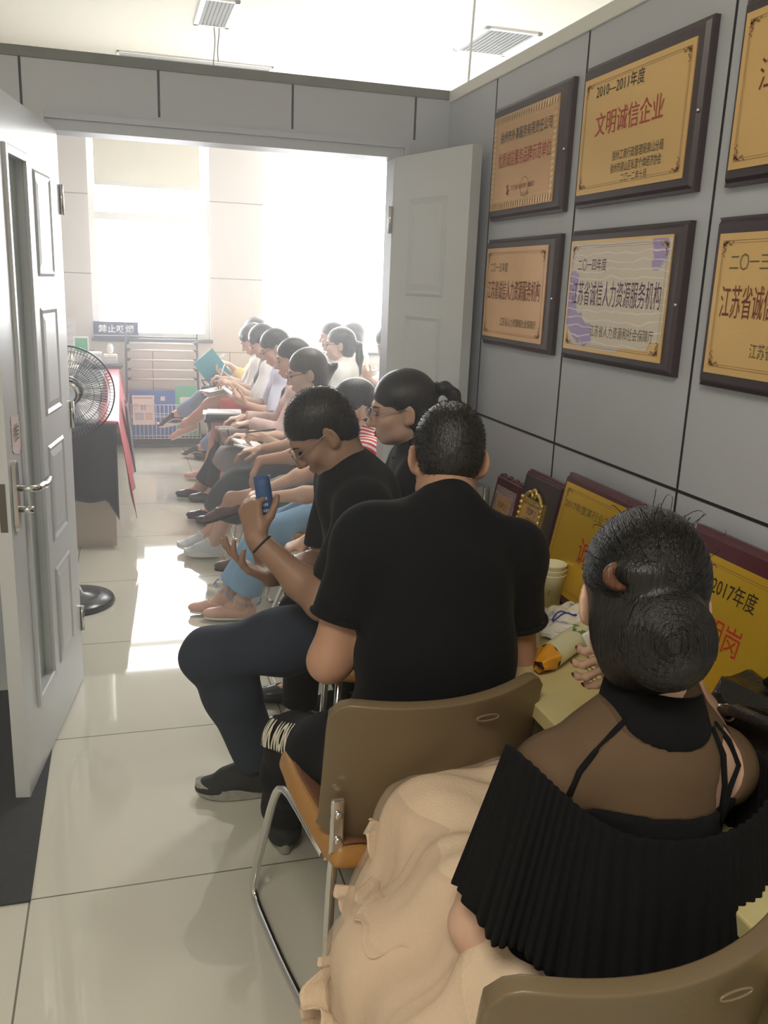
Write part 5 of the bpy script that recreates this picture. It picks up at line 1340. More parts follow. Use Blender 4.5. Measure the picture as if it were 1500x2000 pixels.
# skirt: cream tulle falling to the left of the chair
hL, kL, hR, kR = J['hipL'], J['knL'], J['hipR'], J['knR']; sp = torso_prims(J, .014)[:3]
for S in 'RL': sp += leg_prims(J, S, .020, 1.0)
for q in (0, .25, .5, .75, 1): sp.append(cap(hR+(kR-hR)*q, hL+(kL-hL)*q, .085, None, None, 1, .05))
for q, ox, oz in ((.12, .24, .40), (.35, .23, .42), (.58, .20, .42), (.80, .16, .42), (1.0, .13, .42)):
    t0 = hL+(kL-hL)*q; mid_ = t0+A(-ox*.55, .0, -oz*.33); bot = t0+A(-ox*.86, .015, -oz)
    sp += [cap(t0, mid_, .070, .066, None, 1, .07), cap(mid_, bot, .066, .085, None, 1, .06)]
sp += [cap(A(.385, .95, .50), A(.385, 1.17, .485), .060, .062, None, 1, .06), cap(A(.375, 1.17, .45), A(.34, 1.20, .14), .065, .09, None, 1, .06), cap(A(.40, 1.18, .48), A(.56, 1.22, .50), .07, None, None, 1, .06), cap(kL+A(-.03, -.02, -.12), J['anL']+A(-.04, -.02, -.06), .10, .125, None, 1, .06), cap(kL+A(-.04, -.22, -.05), J['anL']+A(-.06, -.24, -.06), .09, .12, None, 1, .06), cap(kL, J['anL']+A(-.01, .0, -.03), .085, .11, None, 1, .06), cap(kL, kL+A(-.02, .03, -.42), .07, .085, None, 1, .06), cap(kR, kR+A(.0, .04, -.42), .07, .085, None, 1, .06), cap((kL+kR)/2, (kL+kR)/2+A(0, .04, -.42), .07, .085, None, 1, .06)]
def tul(x, y, z):
    q = y*.85+x*.35; w = np.sin(38*q-10*z+1.3*np.sin(9*z+4*y)); v = np.sin(86*q-26*z+2*np.sin(16*z)+1.1); c = np.sin(24*z+10*q)
    return .0070*w*np.abs(w)**.3+.0034*v+.0022*c
M_TUL = mat('cream_tulle', srgb(214, 190, 164), .9, bump=.25, bscale=220, var=.05, vscale=24)
M_TULT = mat('sheer_tulle', srgb(230, 208, 184), .9, alpha=.28, bump=.2, bscale=300)
sk = soft('tulle_skirt', sp, .006, M_TUL, T, [], [(A(0, 0, .10), A(0, 0, -1)), (J['hip']+J['u']*.15, J['u'])], tul)
so = [(p[0], p[1], p[2], p[3]+.012, p[4]+.012)+p[5:] for p in sp[5:]]
soft('sheer_layer', so, .0075, M_TULT, T, [], [(A(0, 0, .07), A(0, 0, -1)), (J['hip']+J['u']*.10, J['u'])], lambda x, y, z: tul(x, y, z)*1.1)
# gathered flounces standing off the skirt
def frill(name, pts, wid, amp, seed):
    Q = [Vector(snap(sp, p, .010)) for p in pts]; ph = seed*1.7; n = len(Q)-1
    def fn(a, b):
        u = a*n; i = min(int(u), n-1); p = Q[i].lerp(Q[i+1], u-i)
        out = Vector((-.86, -.05, .12)).normalized()
        wv = math.sin(a*26+ph)+.5*math.sin(a*47+ph*2)
        return p+out*(wid*b)*(.75+.25*math.sin(a*19+ph))+Vector((.012*wv*b*amp, .010*wv*b, .010*math.cos(a*31+ph)*b*amp))-Vector(T[1])
    m = MB(); m.grid(fn, 90, 6); m.build(name, M_TUL, sk, solid=.0016)
for i, (z0, z1, y0, y1, xo, w_) in enumerate(((.58, .52, 1.44, 1.08, .38, .038), (.47, .38, 1.44, 1.05, .28, .050), (.36, .28, 1.42, 1.05, .25, .050), (.26, .18, 1.42, 1.05, .20, .050))):
    frill('tulle_frill', [A(xo+.02*math.sin(k*1.9), y0+(y1-y0)*k/7, z0+(z1-z0)*k/7+.012*math.sin(k*2.3+i)) for k in range(8)], w_, .9, i)
# phone she looks at
t = thing('phone', 'white mobile phone in the hand of the woman with the bun', 'phone', (.822, 1.262, .930))
MB().box((0, 0, 0), (.074, .009, .150), Matrix.Rotation(R(-25), 3, 'Y') @ Matrix.Rotation(R(-18), 3, 'X')).build('phone_body', mat('white_plastic', srgb(214, 214, 206), .3), t, .003)

# ---------------------------------------------------------------- man in the black polo (centre)
J = skel(.585, 1.60, 0, .57, 1.0, 'm', lean=6, lean2=16, side=7, side2=8, neck=34, head=(-14, 30, 2), g=.98, stretch=1.03, hs=.95, swm=.92, hoff=.022,
         handL=dict(p=A(.50, 1.90, .74), d=A(.5, .7, .15), n=A(.4, -.3, .6), curl=(35, 45, 30)), elbL=A(-.5, -.55, -.85),
         handR=dict(p=A(.70, 1.90, .785), d=A(-.6, .6, .1), n=A(-.3, -.4, .6), curl=(30, 40, 25)), elbR=A(.6, -.6, -.7),
         footL=dict(p=A(.40, 2.20, .088), d=A(.1, 1, 0)), footR=dict(p=A(.68, 2.06, .088)), kneeL=A(-.45, .5, 1), kneeR=A(.15, .4, 1))
T = person('man with short black hair in a black polo shirt seen from behind', J, HN, M_SKIN)
short_hair(J, T, .0042, M_HAIR, 9000, 1)
face_parts(J, T)
top(J, T, .0052, M_BLKTEE, 'polo_shirt', .012, .66, .62, .010, -.06, .0045, 3, f=26)
soft('polo_collar', [cap(J['nb']-J['d2']*.006, J['nb']+J['d2']*.034+J['fT']*.014, .075, .0655, J['rT'], 1.05, .01)], .0042, M_BLKTEE, T, [cap(J['nb']+J['d2']*.02+J['fT']*.010, J['nb']+J['d2']*.08+J['fT']*.03, .058, .062, None, 1, .004)], [(J['nb']+J['d2']*.040, J['d2']), (J['nb']-J['d2']*.02, -J['d2'])])
for S, tt in (('L', .66), ('R', .62)):      # ribbed sleeve ends
    a, b = J['sh'+S], J['el'+S]; c = a+(b-a)*tt; d = nrm(b-a); u = nrm(np.cross(d, [0, 1, .2])); v = np.cross(d, u)
    MB().tube([Vector(c-d*.004+u*.067*math.cos(q)*1.0+v*.067*math.sin(q)-T[1]) for q in [2*math.pi*i/30 for i in range(30)]], .0055, 8, closed=True).build('sleeve_rib', M_BLKTEE, T[0])
trousers(J, T, .0055, M_BLKPANT, 'trousers', .014, 1.9, flare=.018, amp=.0035)
for S in 'RL': shoe(J, S, T, 'sneaker', M_SHOEB, M_SOLEG)
# print across the left knee, read from the wearer's side
tl = leg_prims(J, 'L', .014, 1.9, .018); kn = J['knL']; td = nrm(J['knL']-J['hipL']); side_ = nrm(np.cross(J['u'], td)); outw = nrm(A(-.80, -.25, .55))
outw = nrm(outw-td*(outw@td)); vv = np.cross(outw, td)
o = text_part('knee_print', 'NOW VINI', mat('cream_print', srgb(224, 218, 200), .7), (0, 0, 0), (1, 0, 0), (0, 1, 0), (0, 0, 1), .175, .074, T[0], depth=0, bold=.05)
import bmesh
me = o.data; bm = bmesh.new(); bm.from_mesh(me); bmesh.ops.triangulate(bm, faces=bm.faces[:])
for _ in range(2): bmesh.ops.subdivide_edges(bm, edges=[e for e in bm.edges if e.calc_length() > .006], cuts=1, use_grid_fill=True); bmesh.ops.triangulate(bm, faces=bm.faces[:])
bm.to_mesh(me); bm.free()
co = np.empty(len(me.vertices)*3); me.vertices.foreach_get('co', co); co = co.reshape(-1, 3); N_ = []
vd = vv if vv[2] < 0 else -vv; base = kn-td*.045+outw*.075
for q in co: N_.append(snap(tl, base+td*(q[0]-.092)+vd*(q[1]-.034), .0075, 6)-T[1])
me.vertices.foreach_set('co', np.array(N_).ravel()); me.update()

# ---------------------------------------------------------------- man in the black T-shirt with the blue roll
J = skel(.665, 2.50, 86, .555, 1.06, 'm', lean=-14, lean2=16, side=0, neck=28, head=(0, 42, -2), g=1.02, stretch=.86, hs=.97,
         handL=dict(p=A(.335, 2.33, .875), d=A(-.12, .35, .9), n=A(.75, .6, -.1), curl=(62, 66, 40), thumb=(.5, .8, .7)), elbL=A(.05, -.35, -1),
         handR=dict(p=A(.405, 2.52, .690), d=A(-.86, -.05, .50), n=A(.45, -.05, .86), curls=((10, 12, 10), (16, 20, 14), (22, 26, 18), (28, 30, 20)), spread=6, thumb=(.6, .6, .55)), elbR=A(.5, .5, -.7),
         footL=dict(p=A(.375, 2.46, .090), d=A(-1, .12, 0)), footR=dict(p=A(.78, 2.86, .090), d=A(-.8, .6, 0)), kneeL=A(-1, 0, .9), kneeR=A(-.2, .9, .5))
T = person('man with cropped hair and glasses in a black T-shirt bent over a blue paper roll', J, HN, M_SKIN3); M3 = J
short_hair(J, T, .0042, M_HAIR, 9000, 2)
M_PALEF = mat('pale_frame', srgb(150, 142, 140), .3, .6)
face_parts(J, T, glasses=M_PALEF)
top(J, T, .0052, M_BLKTEE, 't_shirt', .012, .80, .8, .012, -.07, .005, 7, f=24)
collar_ring(J, T, M_BLKTEE, 'neck_rib', .070, hgt=.0065, k=.012)
trousers(J, T, .0055, M_DENIMD, 'jeans', .014, 1.93, flare=.016, amp=.0045, seed=8, f=30)
for S in 'RL': shoe(J, S, T, 'sneaker', M_SHOEB, M_SOLEG, lace=M_SHOEB)
band(J, T, mat('dark_cord', srgb(40, 34, 36), .7), 'bracelet', 'L', .90, .031, .0035)
def stool(J, label):
    t = thing('stool', label, 'stool', (J['hip'][0]+.02, J['hip'][1], 0), 0, 'low brown stools')
    MB().lathe([(0, .40), (.155, .40), (.165, .415), (.165, .435), (.15, .447), (0, .447)], n=30).build('seat', M_SEAT, t)
    for i in range(4): a = math.pi/4+i*math.pi/2; MB().tube([(.11*math.cos(a), .11*math.sin(a), .40), (.14*math.cos(a), .14*math.sin(a), .0)], .011, 10).build('leg', M_CHROME, t)
stool(J, 'low brown stool under the man bent over the blue paper roll')
t = thing('paper_roll', 'rolled blue printed paper held upright by the man in the black T-shirt', 'paper roll', (.365, 2.375, .985), 0)
axis = Vector((-.14, .12, 1)).normalized(); e1 = axis.cross(Vector((0, 1, 0))).normalized(); e2 = axis.cross(e1)
def roll(a, b):
    an = 2*math.pi*1.35*a+1.0; r = .0205+.0022*a; return axis*(b-.5)*.105+e1*r*math.cos(an)+e2*r*math.sin(an)
m = MB(); m.grid(roll, 54, 4); m.build('rolled_sheet', mat('blue_paper', srgb(52, 86, 138), .5), t, solid=.0008)
m = MB()
for r_ in range(3):
    for c in range(5):
        def pp(q, z): return axis*z+(e1*math.cos(q)+e2*math.sin(q))*.0236
        qv = math.atan2(Vector((-.3, -1, 0)).dot(e2), Vector((-.3, -1, 0)).dot(e1)); q0 = qv-.62+c*.24; z0 = -.012-.017*r_
        m.add([pp(q0, z0), pp(q0+.15, z0), pp(q0+.15, z0+.0075), pp(q0, z0+.0075)], [(0, 1, 2, 3)])
m.build('print_marks', mat('pale_print', srgb(176, 196, 224), .6), t)

# ---------------------------------------------------------------- the row of seated people in the doorway and the far room
def hand(p, d=None, n=None, **k):
    q = dict(p=A(*p), **k)
    if d: q['d'] = A(*d)
    if n: q['n'] = A(*n)
    return q
# woman with a ponytail and glasses, black jacket
J = skel(.985, 2.83, 78, .55, .98, 'f', lean=-4, lean2=8, neck=16, head=(4, 8, 0), hs=1.04, stretch=.92, handR=hand((.62, 3.0, .66)), handL=hand((.62, 2.86, .64)))
T = person('woman with glasses and a high ponytail in a black jacket with thin white piping', J, .006, M_SKIN2); H = HP(J); k = J['hs']
P_, S_, C_ = hair_cap(J, -.08, 1.05, .080); 
P_ += [ell(H(0, -.118, .052), np.eye(3), (.022*k,)*3, .015)]
tail = [H(0, -.115, .055), H(0, -.150, .058), H(0, -.178, .030), H(0, -.186, -.020), H(0, -.178, -.075), H(0, -.160, -.110)]
for i in range(5): P_.append(cap(tail[i], tail[i+1], (.017, .021, .022, .020, .014)[i]*k, (.021, .022, .020, .014, .006)[i]*k, None, 1, .01))
soft('hair', P_, .0052, M_HAIR, T, S_, [])
MB().tube([Vector(H(.022*math.cos(a), -.124, .056+.022*math.sin(a))-T[1]) for a in [2*math.pi*i/16 for i in range(16)]], .004, 8, closed=True).build('hair_tie', M_HAIR, T[0])
face_parts(J, T, glasses=M_PALEF)
top(J, T, .0065, M_BLKTEE, 'jacket', .016, 1.9, flare=.012, hem=-.05)
collar_ring(J, T, M_BLKTEE, 'jacket_collar', .068, hgt=.012, k=.016)
q = top_prims(J, .016, .9, flare=.012); m = MB()
for off in (0, .012): m.tube([Vector(snap(q, J['nb']*(1-t)+(J['shL']+(J['elL']-J['shL'])*.7)*t+A(.0+off, -.06, .05), .003)-T[1]) for t in np.linspace(.15, 1, 12)], .0018, 6)
m.build('white_piping', M_LACE, T[0])
trousers(J, T, .008, M_BLKPANT, t=1.9, flare=.012)
for S in 'RL': shoe(J, S, T, 'flat', M_FLATB, M_BLKPANT)
stool(J, 'low brown stool under the woman with the high ponytail')

# woman in the red and white striped top, light flared jeans
J = skel(1.00, 3.80, 80, .54, .98, 'f', lean=-32, lean2=12, neck=20, head=(20, 12, 0), stretch=.76, handR=hand((.60, 3.95, .62)), handL=hand((.60, 3.75, .64)), footL=hand((.50, 3.93, .085)), footR=hand((.44, 4.02, .085)))
T = person('woman in a red and white striped top and pale frayed jeans in the doorway', J, HM, M_SKIN2); H = HP(J)
P_, S_, C_ = hair_cap(J, -.10, 1.05, .080); P_.append(cap(H(0, -.085, .0), H(0, -.075, -.13), .035, .022, None, 1, .03)); soft('hair', P_, .006, M_HAIR, T, S_, []); face_parts(J, T)
def stripes():
    m = bpy.data.materials.new('red_stripes'); m.use_nodes = True; nt = m.node_tree; b = nt.nodes['Principled BSDF']; b.inputs['Roughness'].default_value = .8
    tc = nt.nodes.new('ShaderNodeTexCoord'); w = nt.nodes.new('ShaderNodeTexWave'); w.bands_direction = 'DIAGONAL'; w.inputs['Scale'].default_value = 16; w.inputs['Distortion'].default_value = .4
    r = nt.nodes.new('ShaderNodeValToRGB'); r.color_ramp.interpolation = 'CONSTANT'; r.color_ramp.elements[0].color = (*srgb(206, 44, 50), 1); r.color_ramp.elements[1].position = .5; r.color_ramp.elements[1].color = (*srgb(238, 228, 228), 1)
    nt.links.new(tc.outputs['Object'], w.inputs['Vector']); nt.links.new(w.outputs['Fac'], r.inputs[0]); nt.links.new(r.outputs[0], b.inputs['Base Color']); return m
top(J, T, HM, stripes(), 'striped_top', .012, .7, flare=.012)
trousers(J, T, HM, M_DENIML, 'jeans', .014, 1.80, flare=.030, seed=4)
m = MB(); rnd = random.Random(2)
for S in 'LR':
    a, b = J['kn'+S], J['an'+S]; c = a+(b-a)*.86; d = nrm(b-a); u = nrm(np.cross(d, [0, 1, .2])); v = np.cross(d, u)
    for i in range(46): q = 2*math.pi*i/46; p = c+(u*math.cos(q)+v*math.sin(q))*.082; e = p+d*rnd.uniform(.012, .03)+u*rnd.uniform(-.004, .004); m.tube([Vector(p-T[1]), Vector(e-T[1])], .0016, 4)
m.build('frayed_hem', M_DENIML, T[0])
for S in 'RL': shoe(J, S, T, 'flat', M_TANFL, M_SOLEW)
sit(J, 'brown shell chair under the woman in the striped top')

# person in navy bent over crossed legs, loafers
J = skel(1.31, 4.25, 82, .545, 1.0, 'f', lean=4, lean2=54, neck=74, head=(0, 48, 0), stretch=.80, handL=hand((.575, 4.20, .705), (-.45, -.12, -.80), (.55, 0, -.35), curl=(18, 22, 14)), elbL=A(.2, -.6, -.5), handR=hand((.55, 4.45, .70)),
         footL=dict(p=A(.44, 4.44, .46), d=A(-.86, .25, -.34)), kneeL=A(-.3, -.5, 1), footR=dict(p=A(.48, 4.46, .085)))
T = person('woman in a navy top leaning over her crossed legs in grey-green trousers and loafers', J, HM, M_SKIN)
P_, S_, C_ = hair_cap(J, -.09, 1.0, .080); soft('hair', P_, .0062, M_HAIR, T, S_, []); face_parts(J, T)
top(J, T, HM, M_NAVY, 'navy_top', .013, 1.12, 1.1, flare=.012)
trousers(J, T, HM, M_GREYGR, 'trousers', .016, 1.52, 1.8, flare=.016, amp=.005)
a, b = J['knL'], J['anL']; c = a+(b-a)*.52; d = nrm(b-a); u = nrm(np.cross(d, [0, 1, .2])); v = np.cross(d, u)
MB().tube([Vector(c+(u*math.cos(q)+v*math.sin(q))*.069-d*o_-T[1]) for o_ in (0,) for q in [2*math.pi*i/24 for i in range(24)]], .013, 8, closed=True).build('rolled_cuff', mat('grey_cuff', srgb(150, 158, 172), .8), T[0])
for S in 'RL': shoe(J, S, T, 'loafer', M_LOAF, M_BLKPANT)
sit(J, 'brown shell chair under the woman in navy leaning over her crossed legs')

# woman with clipped-up hair, slate skirt, white sneakers, writing in a notebook
J = skel(.98, 4.76, 78, .545, .97, 'f', lean=-19, lean2=4, neck=16, head=(4, 14, 0), hs=1.02, stretch=.82, handL=hand((.73, 4.74, .735), (-.75, .15, .1), (-.2, .6, -.7), curl=(50, 50, 30)), elbL=A(.2, -.7, -.6), handR=hand((.68, 4.98, .70)),
         footL=dict(p=A(.47, 4.92, .088), d=A(-.95, .2, 0)), footR=dict(p=A(.44, 5.06, .088), d=A(-.97, .2, 0)))
T = person('woman with clipped up dark hair and glasses in a charcoal top writing in a notebook', J, HM, M_SKIN2); H = HP(J); k = J['hs']
P_, S_, C_ = hair_cap(J, -.085, 1.15, .080); P_ += [cap(H(0, -.10, -.02), H(0, -.150, .005), .040*k, .022*k, None, 1, .02), cap(H(0, -.15, .004), H(0, -.168, .016), .018*k, .008*k, None, 1, .01)]
soft('hair', P_, .006, M_HAIRB, T, S_, []); face_parts(J, T, glasses=M_FRAME)
top(J, T, HM, mat('charcoal_top', srgb(58, 62, 68), .85), 'charcoal_top', .013, .9, flare=.012)
skirt(J, T, HM, M_SLATE, 'skirt', .018, 1.0, .02, drop=.16)
for S in 'RL': shoe(J, S, T, 'sneaker', M_SHOEW, M_SOLEW, lace=M_LACE)
sit(J, 'brown shell chair under the woman writing in a notebook')
t = thing('notebook', 'open white notebook on the lap of the woman with clipped up hair', 'notebook', (.665, 4.80, .675))
Mx = Matrix.Rotation(R(25), 3, 'Z') @ Matrix.Rotation(R(12), 3, 'Y'); MB().box((0, -.06, 0), (.17, .118, .010), Mx).build('page_block', M_WHT, t, .002); MB().box((0, .06, .002), (.17, .118, .010), Mx @ Matrix.Rotation(R(10), 3, 'X')).build('page_block', M_WHT, t, .002)
t = thing('pen', 'dark pen in the fingers of the woman with clipped up hair', 'pen', (.70, 4.73, .765)); MB().tube([(-.075, .02, -.01), (-.05, .015, -.003), (.085, -.03, .02)], [.001, .004, .004], 8).build('barrel', M_SHOEB, t)

# woman in pink ribbed knit with a chequered bag
J = skel(1.04, 5.40, 80, .545, .98, 'f', lean=-10, lean2=4, neck=14, stretch=.83, head=(6, 10, 0), handL=hand((.74, 5.36, .715), (-.85, .05, -.1), (0, .1, -1)), elbL=A(.35, -.7, -.55), handR=hand((.72, 5.56, .72), (-.9, 0, -.1), (0, 0, -1)),
         footL=dict(p=A(.60, 5.62, .088)), footR=dict(p=A(.55, 5.75, .088)))
T = person('woman in a pale pink ribbed sweater with a chequered handbag on her lap', J, HM, M_SKIN2); H = HP(J)
P_, S_, C_ = hair_cap(J, -.09, 1.1, .080); soft('hair', P_, .0065, M_HAIR, T, S_, []); face_parts(J, T)
def rib():
    def fn(x, y, z): return .0016*np.sin(260*y+90*x)
    return fn
soft('ribbed_sweater', top_prims(J, .014, 1.92, flare=.006), .006, M_PINKK, T, [], [(J['hip']-J['u']*.04, -J['u'])], wrinkle(.004, 30, 4))
skirt(J, T, HF_, mat('grey_skirt', srgb(138, 142, 146), .8), 'skirt', .018, 1.0, .02, drop=.03)
for S in 'RL': shoe(J, S, T, 'flat', M_FLATB, M_BLKPANT)
strapb = MB(); q = top_prims(J, .014, .5); strapb.tube([Vector(snap(q, J['shR']*(1-t)+(J['hipL']+J['u']*.12)*t+A(-.08, -.04, .02), .006)-T[1]) for t in np.linspace(.1, 1, 14)], .012, 8); strapb.build('shoulder_strap', M_VEST, T[0])
sit(J, 'brown shell chair under the woman in the pink sweater')
t = thing('handbag', 'grey brown chequered handbag on the lap of the woman in pink', 'bag', (.66, 5.38, .585), R(8))
def cheq():
    m = bpy.data.materials.new('chequered_canvas'); m.use_nodes = True; nt = m.node_tree; b = nt.nodes['Principled BSDF']; b.inputs['Roughness'].default_value = .5
    tc = nt.nodes.new('ShaderNodeTexCoord'); c = nt.nodes.new('ShaderNodeTexChecker'); c.inputs['Scale'].default_value = 36; c.inputs[1].default_value = (*srgb(120, 106, 102), 1); c.inputs[2].default_value = (*srgb(138, 124, 118), 1)
    nt.links.new(tc.outputs['Object'], c.inputs['Vector']); nt.links.new(c.outputs['Color'], b.inputs['Base Color']); return m
MB().add([(-.12, -.07, 0), (.16, -.07, 0), (.16, .07, 0), (-.12, .07, 0), (-.135, -.055, .105), (.15, -.055, .10), (.15, .055, .10), (-.135, .055, .105)], [(3, 2, 1, 0), (4, 5, 6, 7), (0, 1, 5, 4), (1, 2, 6, 5), (2, 3, 7, 6), (3, 0, 4, 7)]).build('bag_body', cheq(), t, .02, 3)
MB().tube([(-.135, 0, .107), (.15, 0, .103)], .004, 6).build('zip', M_CHROME, t); MB().tube([(-.128, -.066, .004), (-.137, -.056, .100)], .005, 6).tube([(-.06, -.073, .004), (-.07, -.058, .103)], .005, 6).build('seam_piping', M_LOAF, t)

# woman with a bun and glasses in a pale shirt, black folders on her lap
J = skel(1.08, 6.12, 80, .545, .99, 'f', lean=-10, lean2=8, neck=18, stretch=.86, head=(2, 26, 0), handL=hand((.80, 6.02, .74), (-.8, .1, .4), (.3, .5, .5), curl=(40, 40, 25)), elbL=A(.3, -.6, -.6), handR=hand((.78, 6.22, .76), (-.8, 0, .3), (.3, -.4, .6), curl=(35, 40, 25)),
         footL=dict(p=A(.60, 6.25, .088)), footR=dict(p=A(.52, 6.38, .088)))
T = person('woman with a low bun and glasses in a pale lilac shirt looking at her phone', J, HM, M_SKIN2); H = HP(J)
P_, S_, C_ = hair_cap(J, -.075, 1.0, .080); P_.append(sph(H(0, -.118, -.015), .034, .012)); soft('hair', P_, .0065, M_HAIR, T, S_, []); face_parts(J, T, glasses=M_FRAME)
top(J, T, HM, M_PALEBL, 'shirt', .016, 1.0, flare=.02, amp=.005); collar_ring(J, T, M_PALEBL, 'shirt_collar', .062, hgt=.010)
trousers(J, T, HF_, M_BLKPANT, t=1.9, flare=.02)
for S in 'RL': shoe(J, S, T, 'flat', M_FLATB, M_BLKPANT)
sit(J, 'brown shell chair under the woman in the pale lilac shirt')
t = thing('phone', 'pale phone held up by the woman in the lilac shirt', 'phone', (.715, 6.08, .80)); MB().box((0, 0, 0), (.075, .009, .14), Matrix.Rotation(R(70), 3, 'Z') @ Matrix.Rotation(R(-55), 3, 'X')).build('phone_body', M_SHOEW, t, .003)
t = thing('folder_stack', 'black folders with white papers on the lap of the woman in the lilac shirt', 'folders', (.68, 6.12, .615), R(-6))
for i in range(2): MB().b2((-.15+.012*i, -.12, .026*i), (.13, .12, .026*i+.022)).build('folder', M_FLATB, t, .003)
for i in range(2): MB().b2((-.16+.03*i, -.10, .053+.007*i), (.10, .10, .057+.007*i)).build('paper', M_WHT, t)

# woman in white shirt and charcoal vest, red skirt, legs crossed
J = skel(1.09, 6.72, 76, .55, 1.0, 'f', lean=-10, lean2=8, neck=20, stretch=.84, head=(2, 32, 0), handL=hand((.80, 6.66, .80), (-.85, .1, .25), (.2, .3, -.8), curl=(35, 40, 25)), elbL=A(.3, -.6, -.6), handR=hand((.76, 6.84, .82), (-.85, 0, .25), (.2, 0, -.8), curl=(45, 45, 25)),
         footL=dict(p=A(.47, 7.02, .45), d=A(-.80, .42, -.42)), kneeL=A(-.2, -.2, 1), footR=dict(p=A(.62, 6.98, .088)), kneeR=A(-.4, .2, 1))
T = person('woman in a white shirt, charcoal vest and red skirt with bare crossed legs', J, HM, M_SKIN2); H = HP(J)
P_, S_, C_ = hair_cap(J, -.09, 1.1, .086); P_ += [cap(H(.05, .062, .055), H(.074, .045, -.045), .020, .010, None, 1, .02), cap(H(-.05, .062, .055), H(-.074, .045, -.045), .020, .010, None, 1, .02)]; soft('hair', P_, .0065, M_HAIR, T, S_, []); face_parts(J, T)
top(J, T, HM, M_WHT, 'shirt', .013, 1.0, flare=.016); soft('vest', torso_prims(J, .019), HM, M_VEST, T, [sph(J['sh'+S]+J['rT']*q*.03, .068, .01) for S, q in (('R', 1), ('L', -1))], [(J['hip']-J['u']*.02, -J['u'])])
skirt(J, T, HF_, M_REDSK, 'skirt', .016, .92, .012)
for S in 'RL': shoe(J, S, T, 'flat', M_TANFL, M_SOLEW)
sit(J, 'brown shell chair under the woman in the red skirt')
t = thing('pen', 'white pen held by the woman in the charcoal vest', 'pen', (.71, 6.74, .87)); MB().tube([(-.02, -.02, -.05), (.03, .03, .07)], .004, 8).build('barrel', M_SOLEW, t)
t = thing('papers', 'loose sheaf of papers on the lap of the woman in the charcoal vest', 'papers', (.72, 6.80, .735), R(10))
for i in range(3): MB().box((-.01*i, .01*i, .008*i), (.24, .18, .003), Matrix.Rotation(R(-18+5*i), 3, 'Y') @ Matrix.Rotation(R(6*i), 3, 'Z')).build('sheet', M_BEIGEC if i == 1 else M_WHT, t)

# long haired woman in white with teal book, washed jeans, black and white canvas shoes
J = skel(1.10, 7.28, 76, .55, 1.0, 'f', lean=-10, lean2=8, neck=22, stretch=.80, head=(4, 32, 0), handL=hand((.82, 7.20, .79), (-.8, .1, .3), (.2, .2, .8), curl=(30, 35, 20)), elbL=A(.3, -.6, -.6), handR=hand((.78, 7.40, .80), (-.8, 0, .3), (.2, 0, .8), curl=(30, 35, 20)),
         footL=dict(p=A(.42, 7.52, .44), d=A(-.86, .3, -.22)), kneeL=A(-.25, -.1, 1), footR=dict(p=A(.645, 7.86, .090), d=A(-.9, .42, 0)), kneeR=A(-.5, .4, 1))
T = person('long haired woman in a white blouse and washed jeans reading a teal booklet', J, HM, M_SKIN2); H = HP(J)
P_, S_, C_ = hair_cap(J, -.10, 1.15, .084); 
for q in (-1, 1): P_ += [cap(H(q*.060, .045, .05), H(q*.078, .040, -.12), .020, .014, None, 1, .025), cap(H(q*.078, .040, -.12), H(q*.075, .050, -.26), .016, .006, None, 1, .02), cap(H(q*.04, -.08, -.02), H(q*.05, -.07, -.24), .045, .02, None, 1, .03)]
soft('hair', P_, .0065, M_HAIRB, T, S_, []); face_parts(J, T)
top(J, T, HM, M_WHT, 'blouse', .016, 1.1, flare=.02, amp=.005)
trousers(J, T, HF_, M_DENIMM, 'jeans', .012, 1.86, flare=.008, amp=.004)
for S in 'RL': 
    o = shoe(J, S, T, 'sneaker', M_SHOEB, M_SOLEW, lace=M_LACE)
    an, tt_ = J['an'+S], J['toe'+S]; up = nrm(J['u']-tt_*(J['u']@tt_)); sd = np.cross(tt_, up)
    for q in (-1, 1): MB().tube([Vector(an+sd*q*.0445+tt_*y+up*(z-.082)-T[1]) for y, z in ((-.05, .045), (-.01, .060), (.03, .062), (.06, .050), (.10, .036))], .0032, 6).build('side_stripe', M_SOLEW, o)
sit(J, 'brown shell chair under the woman with the teal booklet')
t = thing('booklet', 'teal booklet held open by the long haired woman in white', 'booklet', (.70, 7.26, .855)); Mx = Matrix.Rotation(R(-14), 3, 'Z') @ Matrix.Rotation(R(-40), 3, 'Y') @ Matrix.Rotation(R(38), 3, 'X')
MB().box((0, 0, 0), (.20, .006, .27), Matrix.Rotation(R(12), 3, 'Z') @ Matrix.Rotation(R(-38), 3, 'Y')).build('cover', mat('teal_cover', srgb(60, 150, 168), .5), t, .001)
t = thing('handbag', 'dark grey bag on the lap of the long haired woman in white', 'bag', (.74, 7.24, .64), R(-12)); MB().b2((-.13, -.09, 0), (.13, .09, .085)).build('bag_body', M_SLATE, t, .022, 3); MB().tube([(-.10, -.02, .08), (-.13, -.02, .125), (-.06, -.03, .135), (-.02, -.02, .085)], .008, 8).build('strap', M_SLATE, t)

